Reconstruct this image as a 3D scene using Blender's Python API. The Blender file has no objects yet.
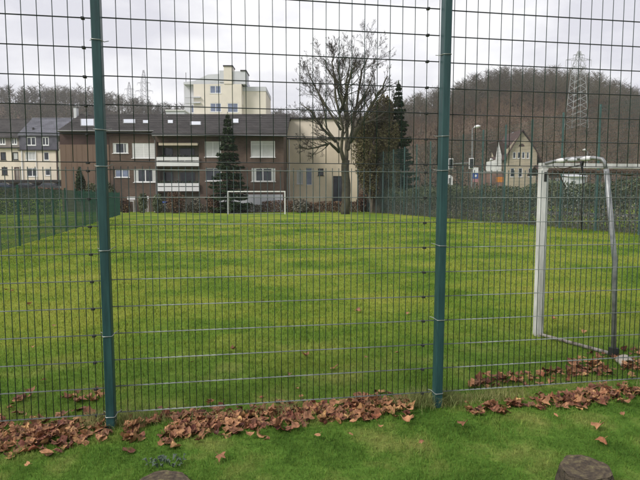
import bpy, math, random
import numpy as np
from mathutils import Vector

random.seed(7)
rng = np.random.default_rng(11)
scene = bpy.context.scene
col = scene.collection

# ------------------------------------------------------------------ camera, sky, sun, exposure
FPX = 530.0                      # focal length in pixels of the 640 px wide photograph
PITCH = 0.08283
CAMH = 1.70
cam_data = bpy.data.cameras.new('camera')
cam_data.sensor_width = 36.0
cam_data.lens = FPX / 640.0 * 36.0
cam_data.clip_start = 0.05
cam_data.clip_end = 3000.0
cam = bpy.data.objects.new('camera', cam_data)
cam.location = (0, 0, CAMH)
cam.rotation_euler = (math.pi / 2 - PITCH, 0, 0)
col.objects.link(cam)
scene.camera = cam

SUN_EL, SUN_AZ = 42.0, -125.0     # degrees; azimuth clockwise from +Y (the sun stands behind left)
world = bpy.data.worlds.new('World')
scene.world = world
world.use_nodes = True
wn, wl = world.node_tree.nodes, world.node_tree.links
wn.clear()
w_out = wn.new('ShaderNodeOutputWorld')
w_bg = wn.new('ShaderNodeBackground')
w_bg.inputs['Strength'].default_value = 0.1
w_sky = wn.new('ShaderNodeTexSky')
w_sky.sky_type = 'NISHITA'
w_sky.sun_disc = False
w_sky.sun_elevation = math.radians(SUN_EL)
w_sky.sun_rotation = math.radians(SUN_AZ)
w_tc = wn.new('ShaderNodeTexCoord')
w_map = wn.new('ShaderNodeMapping')
w_map.inputs['Scale'].default_value = (1.0, 1.0, 2.6)
w_noise = wn.new('ShaderNodeTexNoise')
w_noise.inputs['Scale'].default_value = 2.3
w_noise.inputs['Detail'].default_value = 6.0
w_noise.inputs['Roughness'].default_value = 0.55
w_ramp = wn.new('ShaderNodeValToRGB')
w_ramp.color_ramp.elements[0].position = 0.44
w_ramp.color_ramp.elements[0].color = (0.66, 0.658, 0.715, 1)
w_ramp.color_ramp.elements[1].position = 0.64
w_ramp.color_ramp.elements[1].color = (1.0, 1.0, 1.0, 1)
w_scale = wn.new('ShaderNodeMixRGB')
w_scale.blend_type = 'MULTIPLY'
w_scale.inputs['Fac'].default_value = 1.0
w_scale.inputs['Color2'].default_value = (5.9, 5.85, 5.82, 1)
w_mix = wn.new('ShaderNodeMixRGB')
w_mix.inputs['Fac'].default_value = 0.96        # closed cloud cover
wl.new(w_tc.outputs['Generated'], w_map.inputs['Vector'])
wl.new(w_map.outputs['Vector'], w_noise.inputs['Vector'])
wl.new(w_noise.outputs['Fac'], w_ramp.inputs['Fac'])
wl.new(w_ramp.outputs['Color'], w_scale.inputs['Color1'])
wl.new(w_sky.outputs['Color'], w_mix.inputs['Color1'])
wl.new(w_scale.outputs['Color'], w_mix.inputs['Color2'])
wl.new(w_mix.outputs['Color'], w_bg.inputs['Color'])
wl.new(w_bg.outputs['Background'], w_out.inputs['Surface'])

sun_data = bpy.data.lights.new('sun', 'SUN')
sun_data.energy = 1.5
sun_data.angle = math.radians(18)
sun_data.color = (1.0, 0.96, 0.9)
sun = bpy.data.objects.new('sun', sun_data)
az, el = math.radians(SUN_AZ), math.radians(SUN_EL)
sun_dir = Vector((math.sin(az) * math.cos(el), math.cos(az) * math.cos(el), math.sin(el)))
sun.rotation_euler = sun_dir.to_track_quat('Z', 'Y').to_euler()
sun.location = sun_dir * 30
col.objects.link(sun)

vs = scene.view_settings
vs.view_transform = 'Standard'
vs.look = 'None'
vs.gamma = 1.0
vs.exposure = 1.05
vs.use_curve_mapping = False
scene.render.engine = 'CYCLES'


# ------------------------------------------------------------------ measuring helpers
CP, SP = math.cos(PITCH), math.sin(PITCH)


def at(px, py, f):
    """World point at forward distance f whose bearing and elevation were measured in the photo."""
    u, v = (px - 320) / FPX, (240 - py) / FPX
    y, z = CP + v * SP, -SP + v * CP
    k = f / y
    return Vector((u * k, f, CAMH + z * k))


def X(px, f):
    return (px - 320) / FPX * f * 1.0


def Z(py, f):
    return at(320, py, f).z


def on_ground(px, py, z=0.0):
    u, v = (px - 320) / FPX, (240 - py) / FPX
    y, zz = CP + v * SP, -SP + v * CP
    k = (z - CAMH) / zz
    return Vector((u * k, y * k, z))


# ------------------------------------------------------------------ materials
MATS = {}


def mat(name, color, rough=0.7, metal=0.0, var=0.25, scale=4.0, bump=0.0, bump_scale=30.0,
        color2=None, detail=5.0, island=0.0, spec=0.4, stretch=None, trans=0.0):
    """Principled surface whose colour wanders between color*(1-var) and color*(1+var) or color2."""
    if name in MATS:
        return MATS[name]
    m = bpy.data.materials.new(name)
    m.use_nodes = True
    n, l = m.node_tree.nodes, m.node_tree.links
    b = n['Principled BSDF']
    b.inputs['Roughness'].default_value = rough
    b.inputs['Metallic'].default_value = metal
    b.inputs['Specular IOR Level'].default_value = spec
    tc = n.new('ShaderNodeNewGeometry')
    vec = tc.outputs['Position']
    if stretch:
        mp = n.new('ShaderNodeMapping')
        mp.inputs['Scale'].default_value = stretch
        l.new(vec, mp.inputs['Vector'])
        vec = mp.outputs['Vector']
    ns = n.new('ShaderNodeTexNoise')
    ns.inputs['Scale'].default_value = scale
    ns.inputs['Detail'].default_value = detail
    ns.inputs['Roughness'].default_value = 0.6
    l.new(vec, ns.inputs['Vector'])
    rp = n.new('ShaderNodeValToRGB')
    rp.color_ramp.elements[0].position = 0.3
    rp.color_ramp.elements[1].position = 0.7
    c1 = [max(0, c * (1 - var)) for c in color] + [1]
    c2 = list(color2) + [1] if color2 else [min(1, c * (1 + var)) for c in color] + [1]
    rp.color_ramp.elements[0].color = c1
    rp.color_ramp.elements[1].color = c2
    l.new(ns.outputs['Fac'], rp.inputs['Fac'])
    out = rp.outputs['Color']
    if island > 0:
        hs = n.new('ShaderNodeHueSaturation')
        ma = n.new('ShaderNodeMath')
        ma.operation = 'MULTIPLY_ADD'
        ma.inputs[1].default_value = 2 * island
        ma.inputs[2].default_value = 1 - island
        l.new(tc.outputs['Random Per Island'], ma.inputs[0])
        l.new(ma.outputs['Value'], hs.inputs['Value'])
        mh = n.new('ShaderNodeMath')
        mh.operation = 'MULTIPLY_ADD'
        mh.inputs[1].default_value = 0.05
        mh.inputs[2].default_value = 0.475
        l.new(tc.outputs['Random Per Island'], mh.inputs[0])
        l.new(mh.outputs['Value'], hs.inputs['Hue'])
        l.new(out, hs.inputs['Color'])
        out = hs.outputs['Color']
    l.new(out, b.inputs['Base Color'])
    if bump > 0:
        n2 = n.new('ShaderNodeTexNoise')
        n2.inputs['Scale'].default_value = bump_scale
        n2.inputs['Detail'].default_value = 4
        l.new(tc.outputs['Position'], n2.inputs['Vector'])
        bp = n.new('ShaderNodeBump')
        bp.inputs['Strength'].default_value = bump
        bp.inputs['Distance'].default_value = 0.05
        l.new(n2.outputs['Fac'], bp.inputs['Height'])
        l.new(bp.outputs['Normal'], b.inputs['Normal'])
    if trans > 0:
        tr = n.new('ShaderNodeBsdfTranslucent')
        l.new(out, tr.inputs['Color'])
        mx = n.new('ShaderNodeMixShader')
        mx.inputs['Fac'].default_value = trans
        l.new(b.outputs['BSDF'], mx.inputs[1])
        l.new(tr.outputs['BSDF'], mx.inputs[2])
        l.new(mx.outputs['Shader'], n['Material Output'].inputs['Surface'])
    MATS[name] = m
    return m


def brick_mat(name, c1, c2, mortar, scale=1.0, bw=0.25, bh=0.08, msize=0.012, rough=0.85):
    """Masonry or roof tiles too far away to build one by one; laid in the X-Z (or slope) plane."""
    m = bpy.data.materials.new(name)
    m.use_nodes = True
    n, l = m.node_tree.nodes, m.node_tree.links
    b = n['Principled BSDF']
    b.inputs['Roughness'].default_value = rough
    b.inputs['Specular IOR Level'].default_value = 0.25
    g = n.new('ShaderNodeNewGeometry')
    sx = n.new('ShaderNodeSeparateXYZ')
    cx = n.new('ShaderNodeCombineXYZ')
    ad = n.new('ShaderNodeMath')
    l.new(g.outputs['Position'], sx.inputs[0])
    l.new(sx.outputs['X'], ad.inputs[0])
    l.new(sx.outputs['Y'], ad.inputs[1])
    l.new(ad.outputs[0], cx.inputs['X'])
    l.new(sx.outputs['Z'], cx.inputs['Y'])
    br = n.new('ShaderNodeTexBrick')
    br.inputs['Scale'].default_value = scale
    br.inputs['Brick Width'].default_value = bw
    br.inputs['Row Height'].default_value = bh
    br.inputs['Mortar Size'].default_value = msize
    br.inputs['Color1'].default_value = (*c1, 1)
    br.inputs['Color2'].default_value = (*c2, 1)
    br.inputs['Mortar'].default_value = (*mortar, 1)
    l.new(cx.outputs[0], br.inputs['Vector'])
    ns = n.new('ShaderNodeTexNoise')
    ns.inputs['Scale'].default_value = 0.7
    ns.inputs['Detail'].default_value = 6
    l.new(g.outputs['Position'], ns.inputs['Vector'])
    hs = n.new('ShaderNodeHueSaturation')
    mr = n.new('ShaderNodeMapRange')
    mr.inputs['From Min'].default_value = 0.3
    mr.inputs['From Max'].default_value = 0.7
    mr.inputs['To Min'].default_value = 0.7
    mr.inputs['To Max'].default_value = 1.25
    l.new(ns.outputs['Fac'], mr.inputs['Value'])
    l.new(mr.outputs[0], hs.inputs['Value'])
    l.new(br.outputs['Color'], hs.inputs['Color'])
    l.new(hs.outputs[0], b.inputs['Base Color'])
    MATS[name] = m
    return m


def grass_mat(name, blade):
    """Lawn colour that depends on the place: mossy yellow green on the pitch, fresher on the verge."""
    m = bpy.data.materials.new(name)
    m.use_nodes = True
    n, l = m.node_tree.nodes, m.node_tree.links
    b = n['Principled BSDF']
    b.inputs['Roughness'].default_value = 0.75 if blade else 0.95
    b.inputs['Specular IOR Level'].default_value = 0.12 if blade else 0.03
    g = n.new('ShaderNodeNewGeometry')

    def noise(sc, det, ro=0.6):
        q = n.new('ShaderNodeTexNoise')
        q.inputs['Scale'].default_value = sc
        q.inputs['Detail'].default_value = det
        q.inputs['Roughness'].default_value = ro
        l.new(g.outputs['Position'], q.inputs['Vector'])
        return q.outputs['Fac']

    def ramp(fac, stops):
        r = n.new('ShaderNodeValToRGB')
        while len(r.color_ramp.elements) < len(stops):
            r.color_ramp.elements.new(0.5)
        for e, (p, c) in zip(r.color_ramp.elements, stops):
            e.position = p
            e.color = (*c, 1)
        l.new(fac, r.inputs['Fac'])
        return r.outputs['Color']
    k = 1.0 if blade else 0.86
    pitch = ramp(noise(0.33, 7, 0.68), [(0.30, (0.070 * k, 0.145 * k, 0.020 * k)), (0.44, (0.140 * k, 0.225 * k, 0.030 * k)),
                                        (0.57, (0.255 * k, 0.300 * k, 0.048 * k)), (0.76, (0.350 * k, 0.345 * k, 0.085 * k))])
    verge = ramp(noise(1.6, 5), [(0.30, (0.060 * k, 0.130 * k, 0.020 * k)), (0.50, (0.118 * k, 0.222 * k, 0.036 * k)),
                                 (0.68, (0.275 * k, 0.300 * k, 0.085 * k))])
    sx = n.new('ShaderNodeSeparateXYZ')
    l.new(g.outputs['Position'], sx.inputs[0])
    # signed distance from the front fence line
    a1 = n.new('ShaderNodeMath'); a1.operation = 'MULTIPLY'; a1.inputs[1].default_value = -math.sin(0.17)
    a2 = n.new('ShaderNodeMath'); a2.operation = 'MULTIPLY_ADD'; a2.inputs[1].default_value = math.cos(0.17)
    l.new(sx.outputs['X'], a1.inputs[0]); l.new(sx.outputs['Y'], a2.inputs[0]); l.new(a1.outputs[0], a2.inputs[2])
    wob = n.new('ShaderNodeMath'); wob.operation = 'MULTIPLY_ADD'; wob.inputs[1].default_value = 2.4
    l.new(noise(0.9, 3), wob.inputs[0]); l.new(a2.outputs[0], wob.inputs[2])
    mr = n.new('ShaderNodeMapRange')
    mr.inputs['From Min'].default_value = 4.9
    mr.inputs['From Max'].default_value = 8.2
    l.new(wob.outputs[0], mr.inputs['Value'])
    mx = n.new('ShaderNodeMixRGB')
    l.new(mr.outputs[0], mx.inputs['Fac'])
    l.new(verge, mx.inputs['Color1'])
    l.new(pitch, mx.inputs['Color2'])
    out = mx.outputs['Color']
    fine = n.new('ShaderNodeHueSaturation')
    fr = n.new('ShaderNodeMapRange')
    fr.inputs['From Min'].default_value = 0.25
    fr.inputs['From Max'].default_value = 0.75
    fr.inputs['To Min'].default_value = 0.62
    fr.inputs['To Max'].default_value = 1.35
    if blade:
        l.new(g.outputs['Random Per Island'], fr.inputs['Value'])
        fr.inputs['From Min'].default_value = 0.0
        fr.inputs['From Max'].default_value = 1.0
        hh = n.new('ShaderNodeMapRange')
        hh.inputs['To Min'].default_value = 0.475
        hh.inputs['To Max'].default_value = 0.515
        rnd = n.new('ShaderNodeMath'); rnd.operation = 'FRACT'
        mu = n.new('ShaderNodeMath'); mu.operation = 'MULTIPLY'; mu.inputs[1].default_value = 17.3
        l.new(g.outputs['Random Per Island'], mu.inputs[0]); l.new(mu.outputs[0], rnd.inputs[0])
        l.new(rnd.outputs[0], hh.inputs['Value'])
        l.new(hh.outputs[0], fine.inputs['Hue'])
    else:
        l.new(noise(9.0, 8, 0.75), fr.inputs['Value'])
    l.new(fr.outputs[0], fine.inputs['Value'])
    l.new(out, fine.inputs['Color'])
    l.new(fine.outputs[0], b.inputs['Base Color'])
    if blade:
        tr = n.new('ShaderNodeBsdfTranslucent')
        l.new(fine.outputs[0], tr.inputs['Color'])
        ms = n.new('ShaderNodeMixShader')
        ms.inputs['Fac'].default_value = 0.35
        l.new(b.outputs[0], ms.inputs[1]); l.new(tr.outputs[0], ms.inputs[2])
        l.new(ms.outputs[0], n['Material Output'].inputs['Surface'])
    else:
        bp = n.new('ShaderNodeBump')
        bp.inputs['Strength'].default_value = 0.9
        bp.inputs['Distance'].default_value = 0.06
        l.new(noise(14.0, 6, 0.7), bp.inputs['Height'])
        l.new(bp.outputs[0], b.inputs['Normal'])
    MATS[name] = m
    return m


M_LAWN = grass_mat('lawn_soil', False)
M_BLADE = grass_mat('grass_blade', True)
M_POST = mat('teal_powder_coat', (0.012, 0.050, 0.054), 0.42, var=0.25, scale=4, color2=(0.024, 0.074, 0.074), stretch=(9, 9, .9))
M_POSTF = mat('teal_powder_coat_weathered', (0.060, 0.125, 0.118), 0.6, var=0.2, scale=3)
M_WIREV = mat('green_wire_coat', (0.018, 0.040, 0.036), 0.5, var=0.25, scale=5)
M_WIREH = mat('galvanised_rod', (0.15, 0.18, 0.165), 0.6, metal=0.2, var=0.35, scale=7, color2=(0.29, 0.32, 0.30))
M_WIREU = mat('backlit_rod', (0.030, 0.036, 0.040), 0.5, var=0.25, scale=5)  # upper rods: dark look from below against the sky, put into the colour
M_CLIP = mat('dark_clip', (0.02, 0.022, 0.022), 0.6, var=0.3)
M_BAND = mat('steel_band', (0.32, 0.34, 0.32), 0.35, metal=0.6, var=0.3, scale=20)
M_WIREG = mat('green_mesh_coat', (0.010, 0.060, 0.040), 0.5, var=0.2, scale=3)
M_WIREF = mat('teal_mesh_coat', (0.050, 0.085, 0.078), 0.5, var=0.2, scale=3)
M_WHITE = mat('white_paint_frames', (0.74, 0.74, 0.74), 0.45, var=0.07, scale=2)
M_GOAL = mat('worn_white_goal_paint', (0.50, 0.50, 0.47), 0.5, var=0.3, scale=9, color2=(0.70, 0.70, 0.68), stretch=(1, 1, 0.25))
M_GOALF = mat('white_goal_tube', (0.66, 0.67, 0.66), 0.45, var=0.08)
M_PIPE = mat('galvanised_pipe', (0.22, 0.23, 0.24), 0.45, metal=0.4, var=0.35, scale=11, color2=(0.36, 0.37, 0.37))
M_GLASS = mat('window_glass', (0.03, 0.035, 0.045), 0.12, var=0.6, scale=0.8, spec=0.5)
M_GLASSB = mat('window_glass_blue_curtain', (0.17, 0.20, 0.29), 0.2, var=0.3, scale=1.2)
M_BLIND = mat('roller_blind', (0.50, 0.51, 0.50), 0.6, var=0.08, scale=2)
M_SHUT = mat('white_roller_shutter', (0.66, 0.66, 0.66), 0.6, var=0.05, scale=2)
M_SKYL = mat('roof_light_glass', (0.75, 0.78, 0.82), 0.08, metal=0.75, var=0.04)
M_BRICK = brick_mat('brown_brick', (0.092, 0.061, 0.046), (0.120, 0.082, 0.062), (0.112, 0.088, 0.072))
M_BRICKD = brick_mat('dark_red_brick_band', (0.066, 0.038, 0.034), (0.080, 0.046, 0.040), (0.07, 0.05, 0.045))
M_TAN = mat('tan_cladding', (0.150, 0.098, 0.070), 0.8, var=0.08, scale=1.2, stretch=(3, 3, 0.3))
M_ROOF = brick_mat('dark_roof_tiles', (0.048, 0.044, 0.043), (0.066, 0.060, 0.058), (0.036, 0.033, 0.032), bw=0.3, bh=0.17, msize=0.02, rough=0.7)
M_SLATE = brick_mat('grey_slate', (0.120, 0.122, 0.145), (0.145, 0.146, 0.170), (0.085, 0.085, 0.10), bw=0.35, bh=0.2, msize=0.015, rough=0.6)
M_SLATED = brick_mat('grey_slate_hanging', (0.10, 0.098, 0.120), (0.125, 0.120, 0.145), (0.07, 0.07, 0.085), bw=0.3, bh=0.2, msize=0.015)
M_CREAM = mat('cream_render', (0.70, 0.62, 0.51), 0.9, var=0.10, scale=0.6, stretch=(1, 1, 0.4))
M_CREAMP = mat('pale_cream_render', (0.70, 0.645, 0.56), 0.9, var=0.05, scale=0.5)
M_OCHRE = mat('ochre_render', (0.62, 0.53, 0.405), 0.9, var=0.16, scale=0.5, stretch=(1, 1, 0.4))
M_GREYW = mat('pale_grey_render', (0.56, 0.57, 0.60), 0.9, var=0.06, scale=0.5)
M_ZINC = mat('zinc_gutter', (0.16, 0.16, 0.16), 0.5, metal=0.3, var=0.2)
M_DARK = mat('dark_trim', (0.025, 0.023, 0.022), 0.6, var=0.3)
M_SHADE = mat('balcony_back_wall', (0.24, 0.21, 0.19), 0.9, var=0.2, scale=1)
M_AWN = mat('beige_awning', (0.55, 0.47, 0.36), 0.9, var=0.1)
M_RED = mat('red_roof_tiles', (0.070, 0.038, 0.034), 0.8, var=0.25, scale=1.5)
M_BARK = mat('mossy_bark', (0.055, 0.049, 0.038), 0.95, var=0.35, scale=2.2, color2=(0.088, 0.084, 0.050), bump=0.6, bump_scale=12)
M_TWIG = mat('bare_twigs', (0.052, 0.043, 0.037), 0.95, var=0.25, scale=1.0, island=0.15)
M_STEM = mat('brown_stems', (0.17, 0.14, 0.11), 0.95, var=0.3, scale=3)
M_SPRUCE = mat('spruce_needles', (0.022, 0.040, 0.018), 0.8, var=0.3, scale=0.8, color2=(0.045, 0.070, 0.030), island=0.3, spec=0.2)
M_OLIVE = mat('olive_foliage', (0.125, 0.110, 0.056), 0.8, var=0.3, scale=0.5, color2=(0.190, 0.165, 0.082), island=0.3, spec=0.2)
M_HEDGE = mat('hedge_leaves', (0.075, 0.095, 0.048), 0.6, var=0.35, scale=0.9, color2=(0.145, 0.165, 0.090), island=0.35, spec=0.35)
M_HEDGEB = mat('grey_green_hedge_leaves', (0.125, 0.118, 0.088), 0.7, var=0.35, scale=0.9, color2=(0.235, 0.210, 0.165), island=0.35)
M_BROWNB = mat('russet_leaves', (0.105, 0.062, 0.042), 0.8, var=0.3, scale=1.2, color2=(0.170, 0.100, 0.060), island=0.3)
M_HILL = mat('hill_leaf_litter', (0.080, 0.060, 0.042), 0.98, var=0.35, scale=0.03, color2=(0.150, 0.108, 0.076), spec=0.05)
M_WOOD = mat('far_bare_wood', (0.072, 0.062, 0.045), 0.98, var=0.3, scale=0.02, color2=(0.110, 0.098, 0.066), island=0.15, spec=0.05)
M_BRUSH = mat('far_brushwood', (0.098, 0.070, 0.046), 0.98, var=0.3, scale=0.03, color2=(0.155, 0.110, 0.072), island=0.18, spec=0.05)
M_IVY = mat('far_evergreen', (0.052, 0.058, 0.032), 0.98, var=0.3, scale=0.05, island=0.3, spec=0.05)
M_PYLON = mat('lattice_steel', (0.32, 0.34, 0.33), 0.6, metal=0.3, var=0.15)
M_LEAF = mat('dry_leaf', (0.275, 0.120, 0.062), 0.75, var=0.4, scale=16, color2=(0.52, 0.265, 0.140), island=0.5, trans=0.15, spec=0.3)
M_LEAFD = mat('damp_dark_leaf', (0.115, 0.045, 0.024), 0.6, var=0.45, scale=14, color2=(0.30, 0.135, 0.070), island=0.5, spec=0.3)
M_LEAFO = mat('orange_leaf', (0.30, 0.115, 0.055), 0.7, var=0.35, scale=14, island=0.2, trans=0.15)
M_LEAFS = [M_LEAF, M_LEAFD, M_LEAFO]
M_STUMPT = None


# ------------------------------------------------------------------ object helpers
def tag(o, label=None, cat=None, group=None, kind=None):
    if label: o['label'] = label
    if cat: o['category'] = cat
    if group: o['group'] = group
    if kind: o['kind'] = kind
    return o


def thing(name, label, cat, loc=(0, 0, 0), group=None):
    o = bpy.data.objects.new(name, None)
    o.location = loc
    o.empty_display_size = 0.2
    col.objects.link(o)
    return tag(o, label, cat, group)


def world_loc(o):
    v = Vector((0, 0, 0))
    while o is not None:
        v += o.location
        o = o.parent
    return v


def np_mesh(name, verts, faces, material, parent=None, smooth=False, origin=None):
    """verts (n,3) in world space, faces (m,k) as arrays -> one linked mesh object."""
    verts = np.asarray(verts, dtype=np.float32)
    org = np.array(world_loc(parent)) if parent is not None else (np.array(origin) if origin is not None else np.zeros(3))
    me = bpy.data.meshes.new(name)
    nv = len(verts)
    me.vertices.add(nv)
    me.vertices.foreach_set('co', (verts - org).astype(np.float32).ravel())
    if not isinstance(faces, (list, tuple)):
        faces = [faces]
    loops = np.concatenate([np.asarray(f, dtype=np.int32).ravel() for f in faces])
    sizes = np.concatenate([np.full(len(f), np.asarray(f).shape[1], dtype=np.int32) for f in faces])
    starts = np.concatenate([[0], np.cumsum(sizes)[:-1]]).astype(np.int32)
    me.loops.add(len(loops))
    me.loops.foreach_set('vertex_index', loops)
    me.polygons.add(len(sizes))
    me.polygons.foreach_set('loop_start', starts)
    me.polygons.foreach_set('loop_total', sizes)
    if smooth:
        me.polygons.foreach_set('use_smooth', np.ones(len(sizes), dtype=bool))
    me.update(calc_edges=True)
    me.materials.append(material)
    o = bpy.data.objects.new(name, me)
    if parent is not None:
        o.parent = parent
    elif origin is not None:
        o.location = Vector(origin)
    col.objects.link(o)
    return o


class MB:
    """Collects boxes, quads and tubes in world space; build() links them as one mesh object."""

    def __init__(self):
        self.v, self.f, self.mi = [], [], []
        self.cur = 0

    def poly(self, pts):
        i = len(self.v)
        self.v += [tuple(p) for p in pts]
        self.f.append(tuple(range(i, i + len(pts))))
        self.mi.append(self.cur)

    def box(self, x0, x1, y0, y1, z0, z1):
        self.hexa([(x0, y0, z0), (x1, y0, z0), (x1, y1, z0), (x0, y1, z0), (x0, y0, z1), (x1, y0, z1), (x1, y1, z1), (x0, y1, z1)])

    def hexa(self, p):
        i = len(self.v)
        self.v += [tuple(q) for q in p]
        for q in ((3, 2, 1, 0), (4, 5, 6, 7), (0, 1, 5, 4), (1, 2, 6, 5), (2, 3, 7, 6), (3, 0, 4, 7)):
            self.f.append(tuple(i + k for k in q))
            self.mi.append(self.cur)

    def tube(self, pts, rads, n=6, cap=True):
        pts = [Vector(p) for p in pts]
        i0 = len(self.v)
        ref = None
        for k, p in enumerate(pts):
            d = (pts[min(k + 1, len(pts) - 1)] - pts[max(k - 1, 0)])
            d = d.normalized() if d.length > 1e-9 else Vector((0, 0, 1))
            if ref is None:
                ref = Vector((1, 0, 0)) if abs(d.x) < 0.8 else Vector((0, 1, 0))
            a = d.cross(ref).normalized()
            b = a.cross(d).normalized()
            ref = b
            r = rads[k] if hasattr(rads, '__len__') else rads
            for j in range(n):
                t = 2 * math.pi * j / n
                q = p + (a * math.cos(t) + b * math.sin(t)) * r
                self.v.append((q.x, q.y, q.z))
        for k in range(len(pts) - 1):
            for j in range(n):
                j2 = (j + 1) % n
                self.f.append((i0 + k * n + j, i0 + (k + 1) * n + j, i0 + (k + 1) * n + j2, i0 + k * n + j2))
                self.mi.append(self.cur)
        if cap:
            self.f.append(tuple(i0 + j for j in range(n)))
            e = i0 + (len(pts) - 1) * n
            self.f.append(tuple(e + n - 1 - j for j in range(n)))
            self.mi += [self.cur, self.cur]

    def rod(self, a, b, r, n=6):
        self.tube([a, b], [r, r], n)

    def build(self, name, material, parent=None, smooth=False, origin=None):
        org = world_loc(parent) if parent is not None else (Vector(origin) if origin is not None else Vector((0, 0, 0)))
        me = bpy.data.meshes.new(name)
        me.from_pydata([(x - org.x, y - org.y, z - org.z) for x, y, z in self.v], [], self.f)
        mats = material if isinstance(material, (list, tuple)) else [material]
        for m in mats:
            me.materials.append(m)
        if len(mats) > 1:
            me.polygons.foreach_set('material_index', self.mi)
        if smooth:
            me.polygons.foreach_set('use_smooth', [True] * len(me.polygons))
        me.update()
        o = bpy.data.objects.new(name, me)
        if parent is not None:
            o.parent = parent
        elif origin is not None:
            o.location = origin
        col.objects.link(o)
        return o


def part_box(name, m, parent, *b):
    q = MB()
    q.box(*b)
    return q.build(name, m, parent)


def link_copy(src, parent=None, loc=None):
    c = src.copy()
    col.objects.link(c)
    if parent is not None:
        c.parent = parent
    if loc is not None:
        c.location = loc
    return c


def leaf_cloud(name, pts, size, m, parent=None, origin=None, elong=1.6, up=0.0, dirs=None):
    """Leaf-sized rhombic faces at the given points."""
    n = len(pts)
    size = np.broadcast_to(np.asarray(size, dtype=np.float64), (n,))
    nrm = rng.normal(size=(n, 3))
    nrm[:, 2] += up
    nrm /= np.linalg.norm(nrm, axis=1, keepdims=True)
    t = rng.normal(size=(n, 3)) if dirs is None else dirs + rng.normal(size=(n, 3)) * 0.35
    t -= nrm * (t * nrm).sum(1, keepdims=True)
    t /= np.linalg.norm(t, axis=1, keepdims=True) + 1e-9
    b = np.cross(nrm, t)
    L = (size * elong * rng.uniform(0.7, 1.3, n))[:, None]
    W = (size * rng.uniform(0.7, 1.3, n))[:, None]
    v = np.empty((n, 4, 3))
    v[:, 0] = pts - t * L * 0.5
    v[:, 1] = pts + b * W * 0.5 + nrm * W * 0.12
    v[:, 2] = pts + t * L * 0.5
    v[:, 3] = pts - b * W * 0.5 + nrm * W * 0.12
    f = np.arange(n * 4).reshape(n, 4)
    return np_mesh(name, v.reshape(-1, 3), f, m, parent, origin=origin)


def vnoise(x, y, seed=0):
    """Cheap smooth value noise on arrays, about -1..1."""
    s = np.zeros_like(np.asarray(x, dtype=np.float64))
    for k, (fx, fy, ph) in enumerate(((1.0, 0.3, 0.2), (-0.4, 1.1, 1.7), (1.9, 1.3, 4.1), (-2.3, 1.6, 2.9), (3.7, -2.9, 0.6))):
        s = s + np.sin(fx * x + fy * y + ph + seed * 1.37) / (1 + 0.5 * k)
    return s / 2.4


# ------------------------------------------------------------------ setting: ground, rising garden, hills, road
def grid_sheet(name, xs, ys, zf, m, kind='structure'):
    gx, gy = np.meshgrid(xs, ys)
    gz = zf(gx, gy)
    v = np.stack([gx, gy, gz], -1).reshape(-1, 3)
    nx, ny = len(xs), len(ys)
    idx = np.arange(nx * ny).reshape(ny, nx)
    f = np.stack([idx[:-1, :-1], idx[:-1, 1:], idx[1:, 1:], idx[1:, :-1]], -1).reshape(-1, 4)
    o = np_mesh(name, v, f, m, smooth=True)
    tag(o, kind=kind)
    return o


FA = 0.17                                    # the front fence runs at this angle to the picture plane
FD = 4.03


def fence_pt(s, d=0.0, z=0.0):
    """s metres along the front fence, d metres beyond it."""
    return Vector((s * math.cos(FA) - (FD + d) * math.sin(FA), s * math.sin(FA) + (FD + d) * math.cos(FA), z))


def ground_z(x, y):
    x = np.asarray(x, dtype=np.float64); y = np.asarray(y, dtype=np.float64)
    d = -x * math.sin(FA) + y * math.cos(FA) - FD
    near = np.exp(-(d / 0.25) ** 2) * 0.006 * vnoise(x * 3, y * 3, 2)
    und = 0.012 * vnoise(x * 1.7, y * 1.7, 5) * np.clip(12 / (np.abs(y) + 6), 0, 1)
    return near + und


xs = np.concatenate([np.linspace(-900, -40, 20), np.linspace(-36, -8, 22), np.linspace(-7.5, 9, 70), np.linspace(10, 40, 24), np.linspace(46, 900, 20)])
ys = np.concatenate([np.linspace(-300, -4, 10), np.linspace(-2, 10, 60), np.linspace(11, 70, 40), np.linspace(80, 1800, 24)])
tag(grid_sheet('ground', xs, ys, ground_z, M_LAWN), 'flat mown grass ground of the sports pitch and verge')


def terrace_z(x, y):
    r = np.clip((y - 60) / 22, 0, 1)
    r = r * r * (3 - 2 * r)
    return -0.3 + 2.9 * r * np.clip((-12 - x) / 12, 0, 1)


tag(grid_sheet('garden_slope', np.linspace(-120, -11, 30), np.linspace(56, 200, 40), terrace_z, M_LAWN), 'grassy slope rising to the cream houses')

# wooded hill, right: crest profile measured in the photo (tree tops)
CREST_R = [(300, 122), (360, 112), (395, 103), (412, 95), (450, 85), (470, 77), (490, 71), (520, 69), (560, 68), (590, 74), (620, 84), (640, 92), (700, 100), (800, 125), (900, 150)]
CREST_L = [(-260, 100), (-120, 92), (-40, 90), (0, 90), (50, 91), (100, 95), (130, 101), (160, 107), (210, 111), (260, 113), (320, 118), (400, 126)]


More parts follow.
